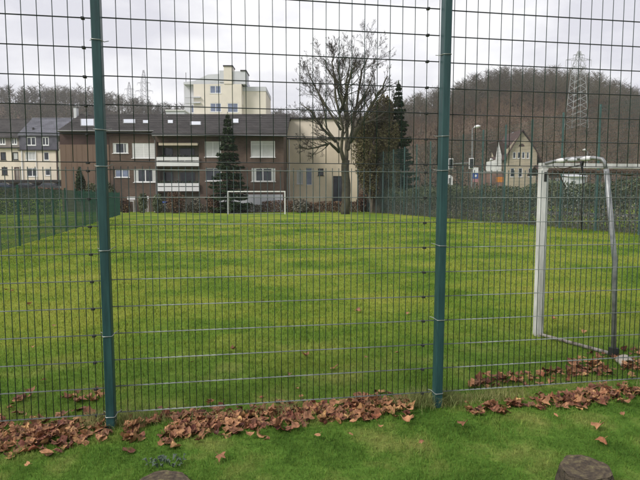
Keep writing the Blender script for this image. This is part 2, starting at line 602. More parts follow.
def hill(name, crest, f0, f1, tree_px, label, z0=0.0):
    px = np.array([c[0] for c in crest], float)
    py = np.array([c[1] for c in crest], float) + tree_px
    pxs = np.linspace(px[0], px[-1], 90)
    pys = np.interp(pxs, px, py)
    fs = np.concatenate([np.linspace(0, 1, 26), [1.12, 1.35, 1.9]])

    def height(p, t):
        f = f0 + (f1 - f0) * t
        top = CAMH + (196.0 - np.interp(p, px, py)) / FPX * f1
        tt = np.clip(t, 0, 1)
        sm = 0.62 * tt + 0.38 * tt * tt * (3 - 2 * tt)
        z = z0 + (top - z0) * sm - np.clip(t - 1, 0, 9) * 30
        xw = (p - 320) / FPX * f
        return xw, f, z + vnoise(xw * 0.06, f * 0.06, 3) * 1.5 * np.minimum(tt * 4, 1)
    P, T = np.meshgrid(pxs, fs)
    xw, f, z = height(P, T)
    v = np.stack([xw, f, z], -1).reshape(-1, 3)
    idx = np.arange(P.size).reshape(P.shape)
    fc = np.stack([idx[:-1, :-1], idx[:-1, 1:], idx[1:, 1:], idx[1:, :-1]], -1).reshape(-1, 4)
    tag(np_mesh(name, v, fc, M_HILL, smooth=True), label, kind='structure')
    return height


hill_r = hill('wooded_hill', CREST_R, 118, 300, 25, 'brown wooded hill rising on the right', 1.0)
hill_l = hill('distant_ridge', CREST_L, 190, 420, 15, 'low wooded ridge behind the houses', 0.0)


def wood(name, height, p0, p1, t0, t1, n, hmin, hmax, m, label, seed, nbr=34, rscale=.8):
    """A far wood that reads as one mass: bare trees of a trunk and many thin limbs."""
    r = np.random.default_rng(seed)
    V, F = [], []
    nv = 0
    ps = r.uniform(p0, p1, n)
    ts = np.sqrt(r.uniform(t0 * t0, t1 * t1, n))
    bx, by, bz = height(ps, ts)
    for i in range(n):
        h = r.uniform(hmin, hmax)
        base = np.array([bx[i], by[i], bz[i] - 0.3])
        lean = np.array([r.normal() * 0.05, r.normal() * 0.05, 1.0])
        w = h * 0.016 * rscale
        top = base + lean * h
        cx = np.array([w, 0, 0])
        V += [base - cx, base + cx, top]
        F.append((nv, nv + 1, nv + 2)); nv += 3
        cr = h * r.uniform(0.2, 0.32)
        t = r.uniform(0.3, 1.0, nbr) ** 0.8
        ang = r.uniform(0, 2 * math.pi, nbr)
        ln = cr * np.sqrt(np.clip(1.25 - t, 0.1, 1)) * r.uniform(0.7, 1.5, nbr)
        rise = r.uniform(0.3, 1.1, nbr) * ln
        for k in range(nbr):
            s = base + lean * h * t[k] * 0.92
            e = s + np.array([math.cos(ang[k]) * ln[k], math.sin(ang[k]) * ln[k], rise[k]])
            q = np.array([0, 0, w * 0.55])
            qx = np.array([w * 0.5, 0, 0])
            V += [s - q, s + q, e]
            F.append((nv, nv + 1, nv + 2)); nv += 3
            mid = s + (e - s) * r.uniform(0.35, 0.7)
            e2 = mid + np.array([r.normal() * 0.4, r.normal() * 0.4, r.uniform(0.2, 0.8)]) * ln[k] * 0.6
            V += [mid - qx * 0.6, mid + qx * 0.6, e2]
            F.append((nv, nv + 1, nv + 2)); nv += 3
    o = np_mesh(name, np.array(V), np.array(F), m)
    return tag(o, label, 'woodland', kind='stuff')


wood('bare_woodland', hill_r, 330, 860, 0.58, 1.0, 2300, 6, 15, M_WOOD, 'bare brown woodland along the crest of the hill on the right', 21)
wood('slope_woodland', hill_r, 330, 860, 0.15, 0.68, 900, 6, 11, M_BRUSH, 'sparse reddish woodland on the slope of the hill on the right', 24, rscale=.8)
wood('ridge_woodland', hill_l, -240, 330, 0.45, 1.0, 1300, 11, 17, M_WOOD, 'bare woodland along the ridge behind the houses', 22, rscale=1.3)


def brush(name, height, p0, p1, t0, t1, n, size, lift, m, label, seed):
    r = np.random.default_rng(seed)
    k = 14
    ps = r.uniform(p0, p1, n); ts = r.uniform(t0, t1, n)
    x, y, z = height(ps, ts)
    c = np.stack([x, y, z + lift * r.uniform(0.2, 1, n)], -1)
    pts = (c[:, None, :] + r.normal(size=(n, k, 3)) * np.array([1.6, 1.6, 1.0]) * lift * 0.45).reshape(-1, 3)
    o = leaf_cloud(name, pts, size, m, elong=2.2)
    return tag(o, label, 'woodland', kind='stuff')


brush('hillside_brushwood', hill_r, 330, 860, 0.0, 1.0, 7000, 0.28, 1.8, M_BRUSH, 'reddish brown brushwood on the lower hillside', 31)
brush('crest_evergreens', hill_r, 440, 640, 0.60, 0.97, 2600, 0.32, 4.6, M_IVY, 'dark ivy clad trees along the hill crest', 32)
brush('slope_evergreens', hill_r, 330, 860, 0.1, 0.6, 420, 0.3, 3.2, M_IVY, 'dark green thickets scattered over the hill slope', 35)
brush('ridge_brushwood', hill_l, -240, 330, 0.1, 0.9, 3000, 0.45, 2.4, M_BRUSH, 'reddish brown brushwood below the ridge', 33)
brush('ridge_evergreens', hill_l, -100, 110, 0.4, 0.85, 300, 0.7, 3.5, M_IVY, 'dark evergreen patches on the ridge behind the cream houses', 34)

# road behind the right-hand hedge
M_ROAD = mat('asphalt', (0.05, 0.05, 0.052), 0.9, var=0.2, scale=2)
M_KERB = mat('kerb_concrete', (0.30, 0.29, 0.27), 0.9, var=0.15)
rd = MB()
rp = [(6, 96), (14, 62), (24, 44), (40, 24), (60, 4)]
for (xa, ya), (xb, yb) in zip(rp[:-1], rp[1:]):
    rd.poly([(xa, ya, 0.03), (xb, yb, 0.03), (xb + 6, yb + 4, 0.03), (xa + 7, ya + 3, 0.03)])
tag(rd.build('road', M_ROAD), 'asphalt road behind the hedge on the right', kind='structure')
kb = MB()
for (xa, ya), (xb, yb) in zip(rp[:-1], rp[1:]):
    kb.hexa([(xa - .15, ya - .1, 0), (xb - .15, yb - .1, 0), (xb, yb, 0), (xa, ya, 0), (xa - .15, ya - .1, .13), (xb - .15, yb - .1, .13), (xb, yb, .13), (xa, ya, .13)])
tag(kb.build('kerb', M_KERB), 'concrete kerb of the road', kind='structure')


# ------------------------------------------------------------------ building helpers
def wall_open(mb, x0, x1, z0, z1, y, openings, reveal=0.16):
    """A wall face at depth y looking towards -Y with real openings and reveals."""
    xs_ = sorted({x0, x1, *[min(max(o[0], x0), x1) for o in openings], *[min(max(o[1], x0), x1) for o in openings]})
    zs_ = sorted({z0, z1, *[min(max(o[2], z0), z1) for o in openings], *[min(max(o[3], z0), z1) for o in openings]})
    for a, b in zip(xs_[:-1], xs_[1:]):
        for c, d in zip(zs_[:-1], zs_[1:]):
            mx, mz = (a + b) / 2, (c + d) / 2
            if any(o[0] < mx < o[1] and o[2] < mz < o[3] for o in openings):
                continue
            mb.poly([(a, y, c), (b, y, c), (b, y, d), (a, y, d)])
    for a, b, c, d in openings:
        mb.poly([(a, y, c), (a, y, d), (a, y + reveal, d), (a, y + reveal, c)])
        mb.poly([(b, y, d), (b, y, c), (b, y + reveal, c), (b, y + reveal, d)])
        mb.poly([(a, y, d), (b, y, d), (b, y + reveal, d), (a, y + reveal, d)])
        mb.poly([(a, y, c), (a, y + reveal, c), (b, y + reveal, c), (b, y, c)])


def window(parent, o, y, splits=(0.5,), frame=M_WHITE, pane=M_GLASS, fw=0.07, sill=True, shutter=0.0, shut_mat=M_SHUT, name='window', curtain=False):
    """Casement in the opening o=(x0,x1,z0,z1): frame mesh with a pane for each light."""
    x0, x1, z0, z1 = o
    ya, yb = y + 0.04, y + 0.11
    q = MB()
    q.box(x0, x0 + fw, ya, yb, z0, z1)
    q.box(x1 - fw, x1, ya, yb, z0, z1)
    q.box(x0 + fw, x1 - fw, ya, yb, z1 - fw, z1)
    q.box(x0 + fw, x1 - fw, ya, yb, z0, z0 + fw)
    cuts = [x0 + fw] + [x0 + (x1 - x0) * s for s in splits] + [x1 - fw]
    for c in cuts[1:-1]:
        q.box(c - fw * 0.5, c + fw * 0.5, ya + 0.005, yb, z0 + fw, z1 - fw)
    w = q.build(name, frame, parent)
    zt = z1 - fw - shutter * (z1 - z0)
    for i, (a, b) in enumerate(zip(cuts[:-1], cuts[1:])):
        a2 = a + (fw * 0.5 if i else 0)
        b2 = b - (fw * 0.5 if i < len(cuts) - 2 else 0)
        if zt > z0 + fw + 0.02:
            p = MB()
            p.box(a2, b2, ya + 0.035, ya + 0.05, z0 + fw, zt)
            p.build('pane', pane, w)
        if shutter > 0:
            p = MB()
            z = z1 - fw
            while z > max(zt, z0 + fw) + 0.03:
                p.box(a2, b2, ya + 0.012, ya + 0.03, z - 0.085, z - 0.006)
                z -= 0.09
            p.build('shutter', shut_mat, w)
    if curtain:
        for a, b in ((x0 + fw, x0 + fw + (x1 - x0) * .16), (x1 - fw - (x1 - x0) * .13, x1 - fw)):
            p = MB(); p.box(a, b, ya + .028, ya + .034, z0 + fw, z1 - fw); p.build('curtain', M_BLIND, w)
    if sill:
        p = MB()
        p.box(x0 - 0.08, x1 + 0.08, y - 0.07, y + 0.06, z0 - 0.06, z0 - 0.004)
        p.build('sill', frame, w)
    return w


def rect(f, px0, px1, py0, py1):
    return (X(px0, f), X(px1, f), Z(py1, f), Z(py0, f))


def gable_roof(parent, x0, x1, y_eave, z_eave, y_ridge, z_ridge, m, y_back=None, thick=0.22, name='roof'):
    q = MB()
    yb = y_back if y_back else 2 * y_ridge - y_eave
    s = thick
    for (ya, za, yc, zc) in ((y_eave, z_eave, y_ridge, z_ridge), (yb, z_eave, y_ridge, z_ridge)):
        q.hexa([(x0, ya, za), (x1, ya, za), (x1, yc, zc), (x0, yc, zc), (x0, ya, za + s), (x1, ya, za + s), (x1, yc, zc + s), (x0, yc, zc + s)])
    # lapped tile courses on the front slope, and the ridge cap
    ln = math.hypot(y_ridge - y_eave, z_ridge - z_eave)
    nc = max(6, int(ln / .36))
    for k in range(nc):
        ta, tb = k / nc, (k + 1) / nc
        ya, yc2 = y_eave + (y_ridge - y_eave) * ta, y_eave + (y_ridge - y_eave) * tb
        za, zc2 = z_eave + (z_ridge - z_eave) * ta + s, z_eave + (z_ridge - z_eave) * tb + s
        q.poly([(x0, ya - .012, za + .042), (x1, ya - .012, za + .042), (x1, yc2, zc2 + .006), (x0, yc2, zc2 + .006)])
        q.poly([(x0, ya, za + .002), (x1, ya, za + .002), (x1, ya - .012, za + .042), (x0, ya - .012, za + .042)])
    q.tube([(x0, y_ridge, z_ridge + s), (x1, y_ridge, z_ridge + s)], .11, 8)
    return q.build(name, m, parent)


# ------------------------------------------------------------------ brown brick apartment house
f = 57.0
fl = 57.55
T = thing('apartment_house', 'long brown brick apartment house with white windows and dark tiled roof behind the far goal', 'house', (X(172, f), f, 0))
xl, xm, xr = X(63, fl), X(157, f), X(284, f)
ze = Z(134, f)
# wall, left section with tan cladding bay
wl_open = [rect(fl, 115, 130.2, 143, 153.2), rect(fl, 134, 157, 143, 158.2), rect(fl, 116.5, 130.5, 169.5, 177.3), rect(fl, 135, 157, 169, 182.2)]
x_tan = X(111.5, fl)
q = MB()
wall_open(q, x_tan, X(157.6, fl), -0.3, Z(136, fl), fl, wl_open)
q.build('wall', M_BRICK, T)
q = MB()
q.poly([(xl, fl, -0.3), (xl, fl + 10, -0.3), (xl, fl + 10, Z(130, fl)), (xl, fl + 5, Z(113, fl) - 0.4), (xl, fl, Z(130, fl))][::-1])
q.build('end_wall', M_BRICK, T)
q = MB()
q.box(xl, X(157.6, fl), fl - 0.03, fl + 0.1, Z(136, fl), Z(129, fl))
q.box(xl, x_tan - .01, fl - 0.028, fl + 0.1, Z(144.5, fl), Z(136, fl) - .004)
q.build('brick_band', M_BRICKD, T)
q = MB()
q.box(xl, x_tan - .02, fl - 0.06, fl + 0.1, -0.3, Z(144.6, fl))
tc = q.build('tan_cladding', M_TAN, T)
q = MB()
n = 9
for k in range(1, n):
    xx = xl + (x_tan - xl) * k / n
    q.box(xx - 0.02, xx + 0.02, fl - 0.075, fl - 0.062, 0.2, Z(144.8, fl))
q.build('joint_strip', M_TAN, tc)
# wall, right section
bal_u = rect(f, 159, 200, 142.5, 166.5)
bal_l = rect(f, 159, 200, 167.5, 191.5)
bal_g = rect(f, 159, 200, 193, 211)
wr_open = [bal_u, bal_l, bal_g, rect(f, 206, 222, 141.5, 157), rect(f, 206.5, 222, 168, 181),
           rect(f, 251.5, 275.5, 141, 157.2), rect(f, 252, 275.5, 168, 181.5)]
q = MB()
wall_open(q, xm, xr, -0.3, ze + 0.1, f, wr_open)
q.poly([(xr, f, -0.3), (xr, f + 10.5, -0.3), (xr, f + 10.5, ze), (xr, f + 5.5, Z(115, f + 5.5) - .3), (xr, f, ze)])
q.poly([(xm, f, -0.3), (xm, f, ze), (xm, fl, ze), (xm, fl, -0.3)])
q.build('wall', M_BRICK, T)
part_box('back_wall', M_BRICK, T, xl, xr, f + 10.5, f + 10.7, -.3, ze)
# windows
window(T, wl_open[0], fl, (0.72,), curtain=True)
window(T, wl_open[1], fl, (0.5,), shutter=0.95)
window(T, wl_open[2], fl, (0.5,), pane=M_GLASSB)
window(T, wl_open[3], fl, (0.52,), fw=0.1, curtain=True)
window(T, wr_open[3], f, (0.5,), pane=M_BLIND)
window(T, wr_open[4], f, (0.5,))
window(T, wr_open[5], f, (0.46,), pane=M_BLIND, shutter=0.2)
window(T, wr_open[6], f, (0.48,), fw=0.09, curtain=True)
# balconies: recess, slab, two-board parapet
M_PLANT = mat('balcony_plants', (0.05, 0.07, 0.035), 0.8, var=0.3, scale=4, island=0.3)
for o, py in ((bal_u, (157.2, 160.6, 161.4, 166.2)), (bal_l, (183.2, 186.2, 187, 191.2))):
    x0, x1, z0, z1 = o
    r_ = MB()
    r_.poly([(x0, f + 1.6, z0), (x1, f + 1.6, z0), (x1, f + 1.6, z1), (x0, f + 1.6, z1)])
    r_.poly([(x0, f + .16, z0), (x0, f + .16, z1), (x0, f + 1.6, z1), (x0, f + 1.6, z0)])
    r_.poly([(x1, f + .16, z0), (x1, f + 1.6, z0), (x1, f + 1.6, z1), (x1, f + .16, z1)])
    r_.poly([(x0, f + .16, z1), (x1, f + .16, z1), (x1, f + 1.6, z1), (x0, f + 1.6, z1)])
    r_.poly([(x0, f + .16, z0), (x0, f + 1.6, z0), (x1, f + 1.6, z0), (x1, f + .16, z0)])
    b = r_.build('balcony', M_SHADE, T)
    p = MB()
    p.box(x0 - .05, x1 + .05, f - .24, f - .16, Z(py[1], f), Z(py[0], f))
    p.box(x0 - .05, x1 + .05, f - .24, f - .16, Z(py[3], f), Z(py[2], f))
    for k in range(7):
        xx = x0 + (x1 - x0) * k / 6
        p.box(xx - .03, xx + .03, f - .155, f - .11, Z(py[3], f), Z(py[0], f))
    p.build('parapet', M_SHUT, b)
    d = MB()
    w0 = x0 + (x1 - x0) * 0.45
    d.box(w0, w0 + 1.6, f + 1.52, f + 1.58, z0 + .05, z0 + 2.1)
    d.build('balcony_door', M_GLASS, b)
    d = MB()
    d.box(x0 + .2, x0 + 1.2, f + 1.52, f + 1.58, z0 + .9, z0 + 2.1)
    d.build('balcony_window', M_GLASS, b)
    pc = np.array([(random.uniform(x0, x1), f + random.uniform(-.1, .2), Z(py[0], f) + random.uniform(-.05, .25)) for _ in range(170)])
    tag(leaf_cloud('planting', pc, 0.12, M_PLANT, b), kind='stuff')
q = MB()
q.hexa([(bal_u[0] + .3, f - .5, bal_u[3] - .35), (bal_u[1], f - .5, bal_u[3] - .35), (bal_u[1], f + .1, bal_u[3] - .1), (bal_u[0] + .3, f + .1, bal_u[3] - .1),
        (bal_u[0] + .3, f - .5, bal_u[3] - .1), (bal_u[1], f - .5, bal_u[3] - .1), (bal_u[1], f + .1, bal_u[3] - .02), (bal_u[0] + .3, f + .1, bal_u[3] - .02)])
q.build('awning', M_AWN, T)
q = MB()
x0, x1, z0, z1 = bal_g
q.poly([(x0, f + 1.2, z0), (x1, f + 1.2, z0), (x1, f + 1.2, z1), (x0, f + 1.2, z1)])
q.poly([(x0, f + .16, z1), (x1, f + .16, z1), (x1, f + 1.2, z1), (x0, f + 1.2, z1)])
q.poly([(x0, f + .16, z0), (x0, f + .16, z1), (x0, f + 1.2, z1), (x0, f + 1.2, z0)])
q.poly([(x1, f + .16, z0), (x1, f + 1.2, z0), (x1, f + 1.2, z1), (x1, f + .16, z1)])
q.build('cellar_entrance', M_SHADE, T)
part_box('plinth', M_GREYW, T, X(218, f), X(283, f), f - .05, f + .02, -0.2, Z(194.5, f))
# roofs, gutters, roof lights, chimney
zr = Z(115, f + 5.5) - .22
zr2 = zr
roofL = gable_roof(T, X(61, f), X(156.2, f), f + .1, Z(130.5, f + .1) - .2, f + 5.5, zr, M_ROOF)
zl_ = Z(130.5, f + .1) - .2
zr_e = zl_ - (zr - zl_) / 5.4 * 1.0
roofR = gable_roof(T, X(156.2, f), X(288, f), f - .9, zr_e, f + 5.5, zr, M_ROOF, y_back=f + 10.9)
for (a, b, y, z) in ((X(61, f), X(156, f), f + .02, Z(130.9, f)), (X(157, f), X(288, f), f - .98, zr_e)):
    q = MB(); q.tube([(a, y, z), (b, y, z)], .07, 8); q.build('gutter', M_ZINC, T)
q = MB(); q.tube([(X(157.4, f), f - .95, zr_e - .03), (X(157.4, f), f - .15, Z(140, f)), (X(157.4, f), f - .15, 0)], .06, 8); q.build('downpipe', M_ZINC, T)


def roof_light(parent, px0, px1, py0, py1, ye, zev, yr, zrr):
    """A tilted window lying in the roof slope; heights measured along the slope."""
    sl = (zrr - zev) / (yr - ye)

    def hit(px, py):
        lo, hi = ye, yr
        for _ in range(40):
            m_ = (lo + hi) / 2
            if zev + (m_ - ye) * sl < Z(py, m_): lo = m_
            else: hi = m_
        return Vector((X(px, m_), m_, zev + (m_ - ye) * sl))
    nrm = Vector((0, -sl, 1)).normalized()
    a, b, c, d = hit(px0, py1), hit(px1, py1), hit(px1, py0), hit(px0, py0)
    q = MB()
    lo = [p + nrm * .02 for p in (a, b, c, d)]
    hi_ = [p + nrm * .10 for p in (a, b, c, d)]
    q.hexa(lo + hi_)
    fr = q.build('roof_light', M_ZINC, parent)
    cc = (a + b + c + d) / 4
    q = MB()
    q.hexa([cc + (p - cc) * .86 + nrm * .103 for p in (a, b, c, d)] + [cc + (p - cc) * .86 + nrm * .125 for p in (a, b, c, d)])
    q.build('pane', M_SKYL, fr)


RL = (f + .1, Z(130.5, f + .1) + .02, f + 5.5, zr + .22)
RR = (f - .9, zr_e + .22, f + 5.5, zr + .22)
roof_light(T, 84, 98, 119.5, 127, *RL)
roof_light(T, 126, 138.5, 120, 124.2, *RL)
roof_light(T, 145.5, 151, 121, 124.2, *RL)
roof_light(T, 170, 175.4, 120.8, 124.2, *RR)
roof_light(T, 192, 203, 122.2, 126, *RR)
roof_light(T, 234, 240, 119.5, 124, *RR)
yc = f + 5
q = MB(); q.box(X(77.5, yc), X(80.3, yc), yc, yc + .6, Z(118, yc), Z(107.5, yc)); ch = q.build('chimney', M_GREYW, T)
q = MB(); q.box(X(77, yc), X(80.8, yc), yc - .05, yc + .65, Z(107.5, yc) + .004, Z(107, yc) + .03); q.build('cap', M_ZINC, ch)
q = MB(); q.tube([(X(90.5, yc), yc, Z(117, yc)), (X(90.5, yc), yc, Z(112, yc))], .12, 8); q.build('vent_pipe', M_ZINC, T)
q = MB(); q.tube([(X(99, yc), yc, Z(117, yc)), (X(99, yc), yc, Z(105, yc))], .025, 6); q.build('aerial', M_ZINC, T)
for px in (170, 195, 230, 262):
    q = MB(); q.tube([(X(px, f + 4.6), f + 4.6, Z(118, f + 4.6) - .5), (X(px, f + 4.6), f + 4.6, Z(116.2, f + 4.6))], .06, 8); q.build('vent_pipe', M_ZINC, T)

# ------------------------------------------------------------------ cream house with pale flat front, right of the brown house
f = 63.0
T = thing('cream_house', 'plain cream rendered house with small windows right of the brown apartment house', 'house', (X(320, f), f, 0))
x0, x1 = X(286, f), X(357, f)
op = [rect(f, 297, 303, 170, 184), rect(f, 306.5, 312, 168, 185), rect(f, 318, 323.5, 168.5, 175.5), rect(f, 333, 342, 176, 206)]
q = MB()
wall_open(q, x0, x1, -.3, Z(138.6, f), f, op)
q.poly([(x1, f, -.3), (x1, f + 9, -.3), (x1, f + 9, Z(138.6, f)), (x1, f, Z(138.6, f))])
q.poly([(x0, f, -.3), (x0, f, Z(138.6, f)), (x0, f + 9, Z(138.6, f)), (x0, f + 9, -.3)])
q.build('wall', M_OCHRE, T)
q = MB(); q.box(x0, X(352, f), f + .25, f + 9, Z(138.4, f), Z(119, f)); q.build('upper_wall', M_CREAM, T)
q = MB(); q.box(x0 - .2, x1 + .1, f - .12, f + .4, Z(139.4, f), Z(138, f)); q.build('cornice', M_DARK, T)
q = MB(); q.box(x0 - .2, X(353, f), f + .05, f + 9.2, Z(119, f) + .003, Z(117.3, f)); rf = q.build('roof', M_DARK, T)
q = MB(); q.box(X(304, f), X(310, f), f + 3, f + 3.6, Z(117.2, f), Z(114.8, f)); q.build('chimney', M_DARK, rf)
window(T, op[0], f, (0.5,), frame=M_GREYW, pane=M_BLIND)
window(T, op[1], f, (), frame=M_GREYW, pane=M_GLASSB, sill=False)
window(T, op[2], f, (), frame=M_DARK, pane=M_GLASS)
window(T, op[3], f, (0.5,), frame=M_DARK, pane=M_GLASS, sill=False, name='door')
q = MB(); q.tube([(X(289.5, f), f - .1, Z(139, f)), (X(289.5, f), f - .1, 0)], .06, 8); q.build('downpipe', M_GREYW, T)

# ------------------------------------------------------------------ pale apartment tower behind
f = 122.0
T = thing('apartment_tower', 'tall pale cream apartment block with chimney rising behind the brown house', 'building', (X(226, f), f, 0))
op = [rect(f, 212, 223, 85.5, 93.5), rect(f, 212, 223, 103, 112), rect(f, 229, 239.5, 103, 112.5)]
q = MB()
wall_open(q, X(196, f), X(243, f), 0, Z(84, f), f, op, .3)
q.poly([(X(243, f), f, 0), (X(243, f), f + 2, 0), (X(243, f), f + 2, Z(84, f)), (X(243, f), f, Z(84, f))])
q.poly([(X(196, f), f, 0), (X(196, f), f, Z(84, f)), (X(196, f), f + 14, Z(84, f)), (X(196, f), f + 14, 0)])
q.build('wall', M_CREAMP, T)
for o in op: window(T, o, f, (0.5,), pane=M_GLASSB, fw=.14)
q = MB(); q.box(X(243.1, f), X(266, f), f + 2, f + 14, 0, Z(89.5, f)); q.build('side_wing', M_CREAMP, T)
q = MB(); q.box(X(242.8, f), X(266.3, f), f + 1.9, f + 14, Z(89.5, f) + .005, Z(85, f)); q.build('parapet', M_GREYW, T)
op2 = [rect(f, 191.5, 197, 103.5, 112)]
q = MB()
wall_open(q, X(185, f), X(199, f), 0, Z(80.5, f), f + 1.5, op2, .3)
q.poly([(X(185, f), f + 1.5, 0), (X(185, f), f + 1.5, Z(80.5, f)), (X(185, f), f + 12, Z(80.5, f)), (X(185, f), f + 12, 0)])
q.build('stair_wall', M_GREYW, T)
window(T, op2[0], f + 1.5, (0.5,), pane=M_GLASSB, fw=.14)
for py in (97.5, 103):
    q = MB(); q.box(X(188, f), X(203, f), f - .6, f - .01, Z(py, f) - .12, Z(py, f) + .12); q.build('balcony_rail', M_GREYW, T)
q = MB()
pr = [(186, 82), (197, 80.5), (210, 74.3), (221.5, 73.6), (244, 73.6), (244, 84), (196, 84), (186, 84)]
pts = [(X(a, f), Z(b, f)) for a, b in pr]
i0 = len(q.v)
for yy in (f + .25, f + 13): q.v += [(x, yy, z) for x, z in pts]
nn = len(pts)
q.f.append(tuple(range(nn - 1, -1, -1))); q.f.append(tuple(nn + k for k in range(nn)))
for k in range(nn): q.f.append((k, (k + 1) % nn, nn + (k + 1) % nn, nn + k))
q.mi = [0] * len(q.f)
rf = q.build('roof', M_GREYW, T)
q = MB(); q.box(X(226, f), X(234.5, f), f - .12, f + 3, Z(84, f), Z(66.5, f)); c = q.build('chimney', M_CREAMP, T)
q = MB(); q.box(X(225.4, f), X(235, f), f - .3, f + 3.2, Z(66.5, f) + .003, Z(65.4, f)); q.build('cap', M_DARK, c)
q = MB(); q.box(X(221.4, f), X(225.9, f), f + .1, f + 4, Z(82, f), Z(70.3, f)); q.build('lift_housing', M_GREYW, T)
q = MB(); q.box(X(234.6, f), X(247.5, f), f + .15, f + 5, Z(84, f), Z(71, f)); b = q.build('roof_housing', M_GREYW, T)
q = MB(); q.box(X(242, f), X(248, f), f, f + 5.2, Z(71, f) + .004, Z(69.8, f)); q.build('cap', M_DARK, b)
q = MB(); q.tube([(X(185.6, f), f + 3, Z(81, f)), (X(185.6, f), f + 3, Z(69.5, f))], .07, 6); q.build('aerial', M_ZINC, T)

f = 110.0
T = thing('flat_annex', 'low white flat roofed building showing above the brown house roof', 'building', (X(177, f), f, 0))
q = MB(); q.box(X(168.5, f), X(186.5, f), f, f + 10, 0, Z(111, f)); q.build('wall', M_GREYW, T)
q = MB(); q.box(X(168, f), X(187, f), f - .2, f + 10.2, Z(111, f) + .003, Z(109.8, f)); q.build('roof', M_SHUT, T)

# ------------------------------------------------------------------ cream houses, far left
f = 94.0
zb = 2.2
T = thing('terraced_house', 'cream house with grey slate mansard roof and white windows left of the brown house', 'house', (X(42, f), f, zb))
x0, x1 = X(22.3, f), X(61, f)
wo = [rect(f, 28, 38.3, 152, 160.4), rect(f, 46.3, 51.6, 152, 160.4), rect(f, 29, 39.6, 168, 176.6), rect(f, 47, 52.4, 168.5, 175.6)]
q = MB(); wall_open(q, x0, x1, zb - .4, Z(149.8, f), f, wo)
q.poly([(x1, f, zb), (x1, f + 9, zb), (x1, f + 9, Z(134, f)), (x1, f, Z(149.8, f))])
q.build('wall', M_CREAM, T)
for o, s, pn in zip(wo, ((0.33, 0.66), (), (0.5,), ()), (M_BLIND, M_GLASS, M_GLASS, M_GLASS)): window(T, o, f, s, pane=pn, fw=.12)
mo = [rect(f, 29.5, 38.8, 136.8, 145.4), rect(f, 44.8, 51.6, 136.8, 145.4)]
q = MB(); wall_open(q, x0, x1, Z(150, f) + .003, Z(134, f), f + .12, mo)
q.build('mansard', M_SLATED, T)
for o in mo: window(T, o, f + .12, (0.5,), fw=.14)
q = MB(); q.box(x0 - .1, x1 + .1, f - .3, f + .12, Z(150.6, f), Z(149.6, f)); q.build('eave', M_DARK, T)
gable_roof(T, x0 - .1, x1 + .6, f - .1, Z(134.6, f) - .2, f + 5, Z(118.4, f + 5) - .2, M_SLATE)
q = MB(); q.tube([(X(25, f), f - .1, Z(150.4, f)), (X(25, f), f - .1, zb)], .11, 8); q.build('downpipe', M_WHITE, T)
q = MB(); q.tube([(X(38.9, f), f - .1, Z(150.4, f)), (X(38.9, f), f - .1, zb)], .07, 8); q.build('downpipe', M_WHITE, T)
q = MB(); q.tube([(X(59.5, f), f - .1, Z(150.4, f)), (X(59.5, f), f - .1, zb)], .11, 8); q.build('downpipe', M_RED, T)
q = MB(); q.tube([(X(33, f), f + 1.4, Z(129, f)), (X(33, f), f + 1.4, Z(126.5, f))], .18, 8); q.build('vent_pipe', M_DARK, T)
T = thing('terraced_house', 'cream house with dark brown roof at the left edge of the photo', 'house', (X(5, f), f, zb))
x0, x1 = X(-24, f), X(22, f)
wo = [rect(f, 2.8, 8.4, 152, 160), rect(f, 14.8, 20.6, 152, 160), rect(f, 3.4, 9.2, 167, 175), rect(f, 15.8, 21, 167, 181), rect(f, -10, -4, 152, 160), rect(f, -10, -4, 167, 175)]
q = MB(); wall_open(q, x0, x1, zb - .4, Z(147.5, f), f + .2, wo); q.build('wall', M_CREAM, T)
for k, o in enumerate(wo):
    window(T, o, f + .2, (), frame=M_RED if k == 3 else M_DARK, pane=M_SHADE if k == 3 else M_BLIND if k == 1 else M_GLASS, fw=.16, name='door' if k == 3 else 'window', sill=k != 3)
mo = [rect(f, 1.8, 8.2, 136.8, 144.6), rect(f, 13.6, 19.8, 136.8, 144.6), rect(f, -12, -5, 136.8, 144.6)]
q = MB(); wall_open(q, x0, x1, Z(147.4, f), Z(135.5, f), f + .3, mo); q.build('mansard', M_SHADE, T)
for o in mo: window(T, o, f + .3, (0.5,), fw=.2)
q = MB(); q.box(x0, x1, f - .2, f + .2, Z(148.3, f), Z(147.3, f)); q.build('eave', M_DARK, T)
gable_roof(T, x0, x1 + .1, f - .1, Z(137, f) - .2, f + 5, Z(119.2, f + 5) - .2, M_ROOF)

# carport along the cream houses, parked cars below it
f = 86.0
T = thing('carport', 'long dark flat carport roof in front of the cream houses', 'carport', (X(30, f), f, 2.0))
q = MB(); q.box(X(-20, f), X(62, f), f, f + 5, Z(181.6, f), Z(179.8, f)); q.build('roof', M_DARK, T)
for px in (-18, 2, 22, 42, 61):
    q = MB(); q.box(X(px, f) - .07, X(px, f) + .07, f + .2, f + .34, 1.6, Z(181.6, f)); q.build('post', M_DARK, T)
q = MB(); q.box(X(-20, f), X(62, f), f + 4.8, f + 4.95, 1.6, Z(181.7, f)); q.build('back_panel', M_SHADE, T)


